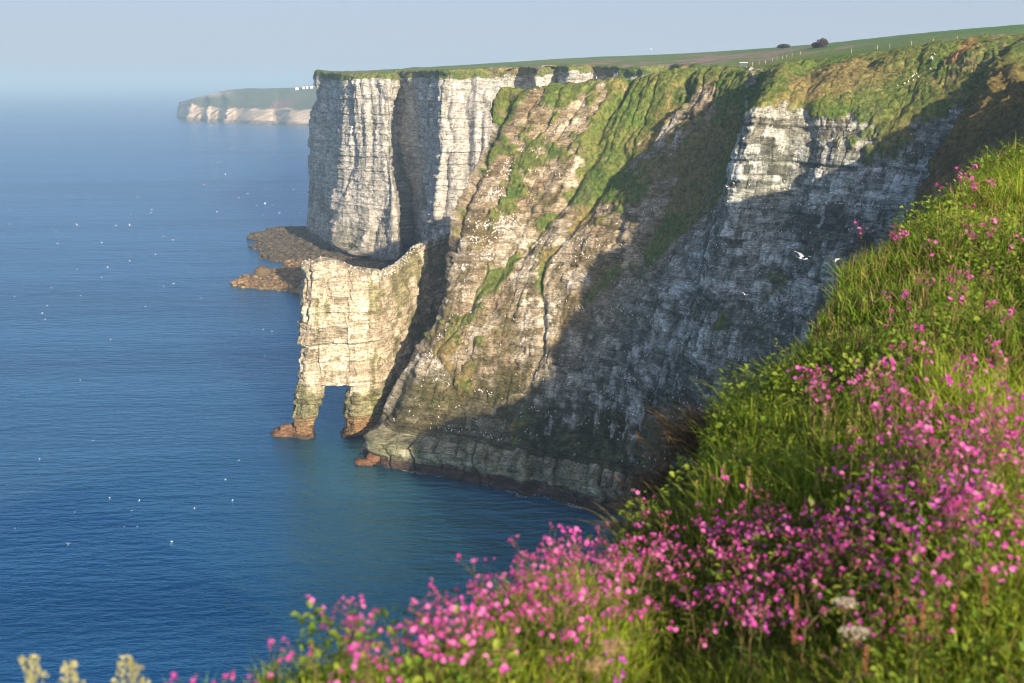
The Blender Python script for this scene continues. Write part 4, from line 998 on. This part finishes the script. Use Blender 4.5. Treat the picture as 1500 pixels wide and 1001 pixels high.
for k in range(34):
    px, py = [(1350, 460), (1400, 345), (1480, 300), (1215, 600), (1290, 560), (1440, 560), (1100, 720), (1250, 650)][k % 8]; px += rf.normal() * 28; py += rf.normal() * 24
    hh = rf.uniform(.22, .36); p = on_bank(px, py, hh)
    if p is None: continue
    o = place('dry_stalk', DRY[k % 5], p, hh, .5, 'thin straw coloured dead stalk standing above the green grass', 'dry stalk', 'dry stalks on the bank')
    o.location.z = float(fg_z(p[0], p[1])); q = bpy.data.objects.new('seed_tip', TIP[k % 2]); col.objects.link(q); q.parent = o; q.location.z = .06
# ================================================================ BIRDS
def plain(name, c, rough=.7): return simple_mat(name, c, rough)
M_WHITE = plain('white_feather', (.80, .80, .78)); M_GREYB = plain('grey_feather', (.42, .46, .52)); M_DARKB = plain('dark_feather', (.05, .045, .04))
def bird_mesh(name, flap, bank=0.0, mats=(M_WHITE, M_GREYB, M_DARKB), span=1.1):
    """a gull in flight along +X: one continuous body with bent wings, fanned tail, bill"""
    b = MB(); n = 8
    prof = [(-.20, .012, -.0), (-.13, .035, 0), (-.04, .058, 0), (.06, .060, 0), (.13, .040, .012), (.165, .036, .018), (.195, .026, .018), (.215, .010, .014)]
    for i, (x, r, z) in enumerate(prof):
        for k in range(n): t = 2 * math.pi * k / n; b.v.append((x, r * math.cos(t), z + r * .9 * math.sin(t)))
    for i in range(len(prof) - 1):
        for k in range(n): b.f.append((i * n + k, i * n + (k + 1) % n, (i + 1) * n + (k + 1) % n, (i + 1) * n + k)); b.mi.append(0)
    b.tube([(.212, 0, .014), (.25, 0, .010), (.262, 0, .002)], [.009, .006, .002], 2, 5)
    b.poly([(-.17, .02, .006), (-.17, -.02, .006), (-.29, -.055, .004), (-.305, 0, .004), (-.29, .055, .004)], 0); b.poly([(-.17, -.02, -.004), (-.17, .02, -.004), (-.29, .055, .001), (-.305, 0, .001), (-.29, -.055, .001)], 0)
    for sg in (1, -1):
        S = [(.04, .09, -.09), (.17, .115, -.065), (.28, .095, -.06), (.40, .045, -.075), (.50, -.03, -.10), (span / 2, -.115, -.125)]
        up, dn = [], []
        for (y, xl, xt) in S:
            z = .02 + (math.sin(flap) * min(y, .24) + math.sin(flap * .3 - .1) * max(0, y - .24)) + sg * bank * y
            up.append([(xl, sg * y, z), ((xl + xt) / 2, sg * y, z + .014 * (1 - y)), (xt, sg * y, z - .002)]); dn.append([(xl, sg * y, z - .004), ((xl + xt) / 2, sg * y, z + .004 * (1 - y) - .004), (xt, sg * y, z - .006)])
        for i in range(len(S) - 1):
            m_ = 2 if i == len(S) - 2 else 1
            for j in range(2):
                q = [up[i][j], up[i][j + 1], up[i + 1][j + 1], up[i + 1][j]]; b.poly(q if sg < 0 else q[::-1], m_)
                q = [dn[i][j], dn[i][j + 1], dn[i + 1][j + 1], dn[i + 1][j]]; b.poly(q[::-1] if sg < 0 else q, 2 if m_ == 2 else 0)
    return b.mesh(name, mats)
GULLS = [bird_mesh('flying_gull', f, k, (M_WHITE, M_WHITE, M_WHITE)) for f, k in ((.5, .1), (.15, -.2), (-.3, .15), (.75, 0))]
SHADEGULL = bird_mesh('flying_gull', .55, .05, (M_GREYB, M_GREYB, M_DARKB))  # bluish shade on this gull is painted into its feather colours
rb = random.Random(17)
def gull(px, py, Y, sz, label, group=None, me=None, heading=None, name='flying_gull', cat='gull'):
    o = bpy.data.objects.new(name, me or rb.choice(GULLS)); col.objects.link(o); p = PY(px, py, Y); d = math.hypot(Y, p[2] - CAMZ)
    o.location = p; s_ = 1.25 * sz * d / FPX / 1.05; o.scale = (s_,) * 3
    o.rotation_euler = (rb.uniform(-.5, .5), rb.uniform(-.2, .3), rb.uniform(0, 6.28) if heading is None else heading)
    return tag(o, label, cat, group)
gull(1176, 379, 52, 34, 'shaded gull gliding close by with wings raised in front of the shaded wall', me=SHADEGULL, heading=.4)
gull(100, 796, 150, 13, 'white gull gliding low over the water at the lower left', heading=.3)
gull(1226, 380, 120, 11, 'white gull in front of the dark wall beside the shaded gull', heading=2.4)
gull(1091, 432, 150, 8, 'small white gull alone in front of the middle of the grey wall', heading=1.)
gull(340, 217, 420, 5.5, 'white gull just below the far headland'); gull(320, 238, 420, 5.5, 'white gull a little below and left of the one under the far headland')
gull(954, 72, 500, 4, 'white gull in the sky just above the pink fields')
gull(903, 328, 220, 9, 'pale gull flying in front of the turf gullies', heading=.5); gull(1148, 106, 300, 5, 'tiny white gull against the headland turf')
for px, py in [(84, 357), (190, 330), (170, 331), (222, 307), (221, 312), (191, 315), (81, 340), (113, 330), (149, 356), (240, 347), (254, 352), (228, 373), (190, 382), (158, 392), (113, 395), (149, 407), (75, 422), (118, 433), (62, 459), (66, 468), (213, 449), (240, 420), (254, 416), (310, 185), (202, 289),
               (388, 299), (400, 301), (376, 301), (430, 278), (363, 284), (350, 290), (318, 310), (294, 437), (330, 255), (300, 270), (389, 277), (410, 312), (285, 745), (137, 645), (204, 733), (182, 772), (201, 772), (350, 675), (22, 774), (193, 748)]:
    gull(px, py, rb.uniform(300, 420) if py < 500 else rb.uniform(200, 240), rb.uniform(3.2, 5.0), 'small white gull wheeling over the blue water', 'gulls wheeling over the sea')
def sea_bird(name, mats):
    b = MB(); n = 7; prof = [(-.22, .01, .06), (-.15, .05, .06), (-.02, .085, .06), (.10, .07, .07), (.155, .04, .11), (.18, .045, .16), (.215, .035, .165), (.235, .01, .16)]
    for (x, r, z) in prof:
        for k in range(n): t = 2 * math.pi * k / n; b.v.append((x, r * math.cos(t), z + r * math.sin(t)))
    for i in range(len(prof) - 1):
        for k in range(n): b.f.append((i * n + k, i * n + (k + 1) % n, (i + 1) * n + (k + 1) % n, (i + 1) * n + k)); b.mi.append(0)
    b.tube([(.232, 0, .16), (.28, 0, .152)], [.01, .003], 2, 4); b.poly([(-.17, .03, .075), (-.17, -.03, .075), (-.30, -.02, .07), (-.30, .02, .07)], 1)
    for sg in (1, -1): b.poly([(.08, sg * .07, .10), (-.02, sg * .088, .10), (-.2, sg * .045, .085), (-.12, sg * .06, .05), (.04, sg * .08, .06)], 1)
    return b.mesh(name, mats)
FLOATB = sea_bird('floating_gull', (M_WHITE, M_WHITE, M_DARKB))
for k in range(46):
    px, py = (rb.uniform(0, 450), rb.uniform(165, 470)) if k < 34 else (rb.uniform(0, 420), rb.uniform(480, 860))
    o = bpy.data.objects.new('floating_gull', FLOATB); col.objects.link(o); o.location = PZ(px, py, -.02); o.rotation_euler = (0, 0, rb.uniform(0, 6.28)); s_ = rb.uniform(1.3, 1.9) if py < 480 else 1.3; o.scale = (s_,) * 3
    tag(o, 'white gull resting on the sea as a pale speck', 'gull', 'gulls resting on the sea')
# ---- the colony on the ledges
PERCH = sea_bird('perched_seabird', (M_WHITE, M_WHITE, M_DARKB)); PERCHD = sea_bird('perched_seabird', (M_WHITE, M_DARKB, M_DARKB))
rp_ = np.random.default_rng(33)
def ledge_pts(n):
    pts = []
    i0 = int(np.searchsorted(CU, nF + nL - .1)); i1 = int(np.searchsorted(CU, nF + nL + 10.2))
    Q = PD[i0:i1]; zq = Q[..., 2]; Nn_ = grid_normals(Q); up = Nn_[..., 2]; qx, qy = to_px(Q)
    m_ = mainc[i0:i1]; sv = SVg[i0:i1]; w = np.clip(up - .15, .02, 1) * (zq > 9) * (veg[i0:i1] < .6) * (Nn_[..., 1] < .25)
    band = np.clip(vnoise(zq / 2.3, m_ * 1.5, seed=501), 0, 1) ** 2 + .05
    w = w * band * (1 + 2.2 * (np.abs(m_) < .7) * (zq > 25)) * np.where(sv > 7.0, .15, 1) * (1 + 1.5 * (qx < 760) * (qy < 480))
    w = w + 8 * np.exp(-((qy - 303 + (qx - 1180) * .03 - 4 * np.sin(qx / 40)) / 1.2) ** 2) * (qx > 1030) * (qx < 1330) * band
    w = w + .12 * np.exp(-(((qx - 1345 + (qy - 105) * .9) / 9) ** 2)) * (qy > 80) * (qy < 130)
    w = w * (qy < 800); w = w.ravel() / w.sum()
    k = rp_.choice(w.size, n, replace=False, p=w); return Q.reshape(-1, 3)[k] + Nn_.reshape(-1, 3)[k] * .08
def arch_pts(n):
    V = AVc[(AVc[:, 2] > 0)]; px, py = to_px(V); keep = (V[:, 2] > ztop(px) - 1.5) & (V[:, 1] < fin_yc(px) + 1.5)
    keep &= rp_.random(len(V)) < np.interp(px, [440, 540, 580, 670], [.35, .5, 1, 1]); V = V[keep]
    k = rp_.choice(len(V), min(n, len(V)), replace=False); return V[k] + np.array([0, 0, .05])
LP, APT = ledge_pts(1900), arch_pts(460)
def perch(p, label, group):
    o = bpy.data.objects.new('perched_seabird', PERCH if rb.random() < .75 else PERCHD); col.objects.link(o); o.location = p; o.rotation_euler = (0, -.5, rb.uniform(0, 6.28)); s_ = rb.uniform(1.0, 1.5); o.scale = (s_,) * 3
    tag(o, label, 'seabird', group)
LPs = LP[np.argsort(np.hypot(LP[:, 0], LP[:, 1]))]
for p in LPs[:230]: perch(p, 'white seabird perched on a ledge of the grey chalk wall', 'seabirds on the wall ledges')
for p in APT[:60]: perch(p, 'white seabird perched on the crest of the sea arch', 'seabirds on the arch crest')
its = [(PERCH if rb.random() < .75 else PERCHD, Matrix.Translation(p) @ Matrix.Rotation(rb.uniform(0, 6.28), 4, 'Z') @ Matrix.Rotation(-.5, 4, 'Y') @ Matrix.Scale(rb.uniform(1., 1.5), 4)) for p in list(LPs[230:]) + list(APT[60:])]
tag(merged('seabird_colony', its, [M_WHITE, M_DARKB]), 'seabird colony speckling the farther cliff ledges white', 'seabirds', kind='stuff')

# ================================================================ SMALL THINGS ON THE CLIFFTOP
M_POST = plain('weathered_post', (.40, .36, .28)); M_BOARD = plain('dark_board', (.06, .08, .09)); M_PALEB = plain('pale_board', (.74, .76, .76)); M_SKIN = plain('skin', (.55, .36, .27)); M_CLOTHW = plain('white_cloth', (.75, .74, .72)); M_CLOTHB = plain('blue_cloth', (.10, .16, .42)); M_TROUS = plain('dark_trousers', (.05, .05, .07)); M_HAIR = plain('brown_hair', (.07, .045, .03)); M_ROOF = plain('house_roof', (.25, .20, .18)); M_GLASS = plain('window_glass', (.05, .06, .07), .2)
top_bvh = None
from mathutils.bvhtree import BVHTree
dg_ = bpy.context.evaluated_depsgraph_get()
tops = [BVHTree.FromObject(bpy.data.objects[n], dg_) for n in ('cliff_headland', 'near_cliff', 'grassland', 'distant_cliff')]
far_bvh = BVHTree.FromObject(bpy.data.objects['far_headland'], dg_)
def drop(x, y, bv=None):
    zs = [h[0].z for t in (bv or tops) for h in [t.ray_cast(Vector((x, y, 400)), Vector((0, 0, -1)))] if h[0] is not None]
    return max(zs) if zs else None
def on_top(px, py, Y): 
    p = PY(px, py, Y); z = drop(p[0], p[1]); return (p[0], p[1], z if z is not None else p[2])
def hit_top(px, py):
    best = None
    for t in tops:
        h = t.ray_cast(Vector((0, 0, CAMZ)), Vector(ray(px, py)).normalized())
        if h[0] is not None and (best is None or h[3] < best[1]): best = (h[0], h[3])
    return tuple(best[0]) if best else None
def box(b, c, s, m=0, taper=1.0):
    x, y, z = c; dx, dy, dz = s[0] / 2, s[1] / 2, s[2] / 2; i = len(b.v)
    for sz, k in ((-1, 1), (1, taper)):
        for sx, sy in ((-1, -1), (1, -1), (1, 1), (-1, 1)): b.v.append((x + sx * dx * k, y + sy * dy * k, z + sz * dz))
    for f in [(0, 3, 2, 1), (4, 5, 6, 7), (0, 1, 5, 4), (1, 2, 6, 5), (2, 3, 7, 6), (3, 0, 4, 7)]: b.f.append(tuple(i + q for q in f)); b.mi.append(m)
def child(name, b, mats, parent, smooth=False):
    o = bpy.data.objects.new(name, b.mesh(name, mats, smooth)); col.objects.link(o); o.parent = parent; return o
def fence(name, pts, label, hpost):
    root = bpy.data.objects.new(name, None); col.objects.link(root); root.location = pts[0]; tag(root, label, 'fence'); L = [Vector(p) - Vector(pts[0]) for p in pts]
    pm = None
    for q in L:
        if pm is None:
            b = MB(); box(b, (0, 0, hpost / 2 - .1), (.12, .12, hpost + .2), 0, .9); pm = b.mesh('post', [M_POST])
        o = bpy.data.objects.new('post', pm); col.objects.link(o); o.parent = root; o.location = q; o.rotation_euler = (rb.uniform(-.06, .06), rb.uniform(-.06, .06), rb.uniform(0, 1.5))
    for hz in (.45, .9):
        b = MB(); b.tube([q + Vector((0, 0, hpost * hz)) for q in L], .012, 0, 4); child('wire', b, [M_GLASS], root)
    return root
A = [(1102, 96.5), (1112, 95), (1121, 93.5), (1131, 92), (1138, 90.5), (1146, 89), (1152, 87.5), (1160, 86), (1172, 84)]
pts = [on_top(px, py, np.interp(px, [1102, 1172], [372, 400])) for px, py in A]; fence('clifftop_fence', pts, 'row of pale posts beside the path climbing right of the dark panel', 1.35)
pts = [on_top(px, 76, np.interp(px, [1247, 1440], [322, 290])) for px in (1247, 1285, 1303, 1334, 1366, 1400, 1437)]; fence('clifftop_fence', pts, 'widely spaced pale posts along the skyline field above the bird cliff', 1.3)
# info panel: dark board with pale top edge on two splayed legs
ip = on_top(1089, 98, 366); rt = bpy.data.objects.new('information_panel', None); col.objects.link(rt); rt.location = ip; tag(rt, 'dark information panel with a pale top edge beside the clifftop path', 'panel')
b = MB(); box(b, (0, 0, 1.15), (2.4, .10, 1.1)); child('board', b, [M_BOARD], rt); b = MB(); box(b, (0, 0, 1.78), (2.7, .5, .14)); child('top_edge', b, [M_PALEB], rt)
for sx in (-1, 1): b = MB(); b.tube([(sx * .75, 0, -.2), (sx * .95, 0, .62)], .07, 0, 6); child('leg', b, [M_POST], rt)
# two walkers
def person(px, py, Y, top, label, rz, h=1.72):
    me = bpy.data.meshes.new('person'); J = {'pel': (0, 0, .93), 'wst': (0, 0, 1.08), 'chs': (0, .01, 1.32), 'nck': (0, 0, 1.48), 'hd': (0, .02, 1.58), 'tp': (0, .02, 1.70)}
    V = list(J.values()); E = [(0, 1), (1, 2), (2, 3), (3, 4), (4, 5)]; Rr = [.15, .13, .15, .06, .10, .075]
    for sg in (1, -1):
        i = len(V); V += [(sg * .19, .01, 1.40), (sg * .25, -.02, 1.13), (sg * .25, .09, .90), (sg * .25, .14, .80)]; E += [(2, i), (i, i + 1), (i + 1, i + 2), (i + 2, i + 3)]; Rr += [.07, .05, .042, .035]
        i = len(V); V += [(sg * .10, 0, .86), (sg * .11, .05 * sg, .48), (sg * .11, -.05 * sg, .07), (sg * .11, -.05 * sg + .14, .03)]; E += [(0, i), (i, i + 1), (i + 1, i + 2), (i + 2, i + 3)]; Rr += [.10, .07, .05, .04]
    me.from_pydata(V, E, []); o = bpy.data.objects.new('person', me); col.objects.link(o); bpy.context.view_layer.objects.active = o; o.modifiers.new('skin', 'SKIN')
    if not me.skin_vertices: bpy.ops.mesh.customdata_skin_add()
    for k, r in enumerate(Rr): me.skin_vertices[0].data[k].radius = (r, r); me.skin_vertices[0].data[k].use_root = (k == 0)
    s_ = o.modifiers.new('sub', 'SUBSURF'); s_.levels = s_.render_levels = 1
    dg = bpy.context.evaluated_depsgraph_get(); em = bpy.data.meshes.new_from_object(o.evaluated_get(dg)); o.modifiers.clear(); o.data = em
    em.materials.clear(); [em.materials.append(m_) for m_ in (M_TROUS, top, M_SKIN, M_HAIR)]
    for p in em.polygons:
        z, x = p.center.z, abs(p.center.x); p.material_index = 0 if z < .95 and x < .2 else (3 if z > 1.62 or (z > 1.5 and p.center.y < -.01) else (2 if z > 1.46 or (x > .19 and z < .9) else 1)); p.use_smooth = True
    o.location = on_top(px, py, Y); o.rotation_euler = (0, 0, rz); return tag(o, label, 'person')
pp = hit_top(874, 120) or on_top(874, 120, 372)
person(874, 120, pp[1], M_CLOTHW, 'walker in a white top on the clifftop path at the left', 1.2)
pp = hit_top(904, 115) or on_top(904, 115, 390)
person(904, 115, pp[1], M_CLOTHB, 'walker in a blue jacket beside the sunlit yellow bank', 2.6)
# skyline bushes
def bush(px, py, Y, w_, h_, c, label):
    base = Vector(on_top(px, py, Y)); rg = np.random.default_rng(int(px)); n = 1500
    root = bpy.data.objects.new('bush', None); col.objects.link(root); root.location = base; tag(root, label, 'bush')
    b = MB()
    for k in range(7):
        a = rg.uniform(0, 6.28); b.tube([(0, 0, -.2), (math.cos(a) * w_ * .15, math.sin(a) * w_ * .12, h_ * .4), (math.cos(a) * w_ * .3, math.sin(a) * w_ * .25, h_ * .75)], [.08, .05, .02], 0, 5)
    child('stem', b, [M_STEM], root)
    u = rg.normal(0, 1, (n, 3)); u /= np.linalg.norm(u, axis=1)[:, None]; r = rg.random(n) ** .4 * (1 + .3 * vnoise(u[:, 0] * 2.2, u[:, 1] * 2.2, u[:, 2] * 2.2, seed=int(px)))
    p = u * r[:, None] * np.array([w_ / 2, w_ / 2.4, h_ * .5]) + np.array([0, 0, h_ * .52]); s1 = rg.normal(0, .16, (n, 3)); s2 = rg.normal(0, .16, (n, 3))
    V = np.stack([p - s1, p + s2, p + s1, p - s2], 1); cc = np.array(c) * rg.uniform(.6, 1.4, (n, 1))
    o = mesh_np('foliage', V.reshape(-1, 3), np.arange(n * 4).reshape(-1, 4), M_BLADE, smooth=False, colors=np.repeat(cc, 4, 0), parent=root)
bush(1205, 72, 555, 5.2, 4.2, (.12, .075, .055), 'rounded russet bush standing up on the skyline'); bush(1195, 73, 560, 4.2, 2.6, (.16, .10, .07), 'lower paler bush joined to the left of the russet skyline bush'); bush(1147, 73, 640, 7.5, 2.4, (.06, .05, .035), 'low dark bush lying along the skyline left of the russet one')
# white houses on the far headland
def house(px, py, Y, w_, label):
    p = PY(px, py, Y); z = drop(p[0], p[1], [far_bvh]); rt = bpy.data.objects.new('white_house', None); col.objects.link(rt); rt.location = (p[0], p[1], (z if z is not None else p[2]) - .5); tag(rt, label, 'house')
    b = MB(); box(b, (0, 0, 3.2), (w_, 8, 6.4)); 
    child('wall', b, [M_PALEB], rt)
    b = MB(); x, y = w_ / 2 + .4, 4.4; b.poly([(-x, -y, 6.4), (x, -y, 6.4), (x, 0, 9.6), (-x, 0, 9.6)]); b.poly([(x, y, 6.4), (-x, y, 6.4), (-x, 0, 9.6), (x, 0, 9.6)]); b.poly([(-x, y, 6.4), (-x, -y, 6.4), (-x, 0, 9.6)]); b.poly([(x, -y, 6.4), (x, y, 6.4), (x, 0, 9.6)])
    child('roof', b, [M_ROOF], rt)
for px, py, w_, lab in [(435.5, 140.5, 12, 'white house farthest left of the four on the far headland'), (445.5, 140.3, 7, 'small white house just right of the leftmost one'), (450.5, 140.2, 7, 'small white house third along the far headland'), (457, 139.5, 10, 'white house nearest the chalk wall on the far headland')]: house(px, py, 2900, w_ * .7, lab)
# ================================================================ LIGHT, AIR, CAMERA
w = bpy.data.worlds.new('World'); scene.world = w; w.use_nodes = True
nt = w.node_tree; sky = nt.nodes.new('ShaderNodeTexSky'); sky.sky_type = 'NISHITA'; sky.sun_disc = False
sky.sun_elevation = SUN_EL; sky.sun_rotation = math.pi - SUN_AZ
sky.air_density = .5; sky.dust_density = 2.0; sky.ozone_density = 3.0
tcw = nt.nodes.new('ShaderNodeTexCoord'); va = nt.nodes.new('ShaderNodeVectorMath'); va.operation = 'ADD'; va.inputs[1].default_value = (0, 0, .09); nt.links.new(tcw.outputs['Generated'], va.inputs[0])
vn = nt.nodes.new('ShaderNodeVectorMath'); vn.operation = 'NORMALIZE'; nt.links.new(va.outputs[0], vn.inputs[0]); nt.links.new(vn.outputs[0], sky.inputs['Vector'])
tn = nt.nodes.new('ShaderNodeMix'); tn.data_type = 'RGBA'; tn.blend_type = 'MULTIPLY'; tn.inputs[0].default_value = 1.0; tn.inputs[7].default_value = (1.0, .93, .88, 1)
nt.links.new(sky.outputs['Color'], tn.inputs[6]); 
sz = nt.nodes.new('ShaderNodeSeparateXYZ'); nt.links.new(tcw.outputs['Generated'], sz.inputs[0])
rp_ = nt.nodes.new('ShaderNodeMapRange'); rp_.interpolation_type = 'SMOOTHSTEP'; rp_.inputs['From Min'].default_value = 0.0; rp_.inputs['From Max'].default_value = .28; rp_.inputs['To Min'].default_value = .96; rp_.inputs['To Max'].default_value = 0.0; nt.links.new(sz.outputs['Z'], rp_.inputs['Value'])
pl = nt.nodes.new('ShaderNodeMix'); pl.data_type = 'RGBA'; pl.inputs[7].default_value = (1.95, 2.18, 2.45, 1); nt.links.new(rp_.outputs[0], pl.inputs[0]); nt.links.new(tn.outputs[2], pl.inputs[6])   # pale sea air low in the sky
nt.links.new(pl.outputs[2], nt.nodes['Background'].inputs['Color']); nt.nodes['Background'].inputs['Strength'].default_value = SKY_S
sl = bpy.data.lights.new('sun', 'SUN'); sl.energy = SUN_S; sl.angle = R(.5); sl.color = (1, .82, .58)
so = bpy.data.objects.new('sun', sl); col.objects.link(so)
so.rotation_euler = Vector((-SUN[0], -SUN[1], -SUN[2])).to_track_quat('-Z', 'Y').to_euler(); so.location = (300, -400, 300)
if HAZE > 0:
    hm = bpy.data.materials.new('sea_haze'); hm.use_nodes = True; n = hm.node_tree; n.nodes.clear()
    out = n.nodes.new('ShaderNodeOutputMaterial'); v = n.nodes.new('ShaderNodeVolumePrincipled')
    v.inputs['Color'].default_value = (.50, .75, 1.0, 1); v.inputs['Density'].default_value = HAZE; v.inputs['Anisotropy'].default_value = 0.0
    n.links.new(v.outputs['Volume'], out.inputs['Volume'])
    x0, x1, y0, y1, zb, zt = -42000, 42000, -1000, 42000, -8, 150
    V = [(x0, y0, zb), (x1, y0, zb), (x1, y1, zb), (x0, y1, zb), (x0, y0, zt), (x1, y0, zt), (x1, y1, zt), (x0, y1, zt)]
    F = [(0, 3, 2, 1), (4, 5, 6, 7), (0, 1, 5, 4), (1, 2, 6, 5), (2, 3, 7, 6), (3, 0, 4, 7)]
    tag(mesh_np('haze', V, np.array(F), hm, smooth=False), 'pale sea haze over the whole bay', 'haze', kind='stuff')
cam = bpy.data.cameras.new('camera'); co = bpy.data.objects.new('camera', cam); col.objects.link(co)
co.location = (0, 0, CAMZ); co.rotation_euler = (math.pi / 2 - PITCH, 0, 0)
cam.sensor_width = 36; cam.lens = 36 * FPX / 1500; cam.clip_end = 90000; cam.clip_start = .05
cam.dof.use_dof = True; cam.dof.focus_distance = 45; cam.dof.aperture_fstop = 4.2
scene.camera = co
vs_ = scene.view_settings; vs_.view_transform = 'Standard'; vs_.look = 'None'; vs_.exposure = EXPO; vs_.gamma = 1; vs_.use_curve_mapping = False
scene.cycles.use_denoising = True; scene.cycles.filter_width = 1.05; scene.cycles.max_bounces = 6; scene.cycles.volume_bounces = 0; scene.cycles.transparent_max_bounces = 8
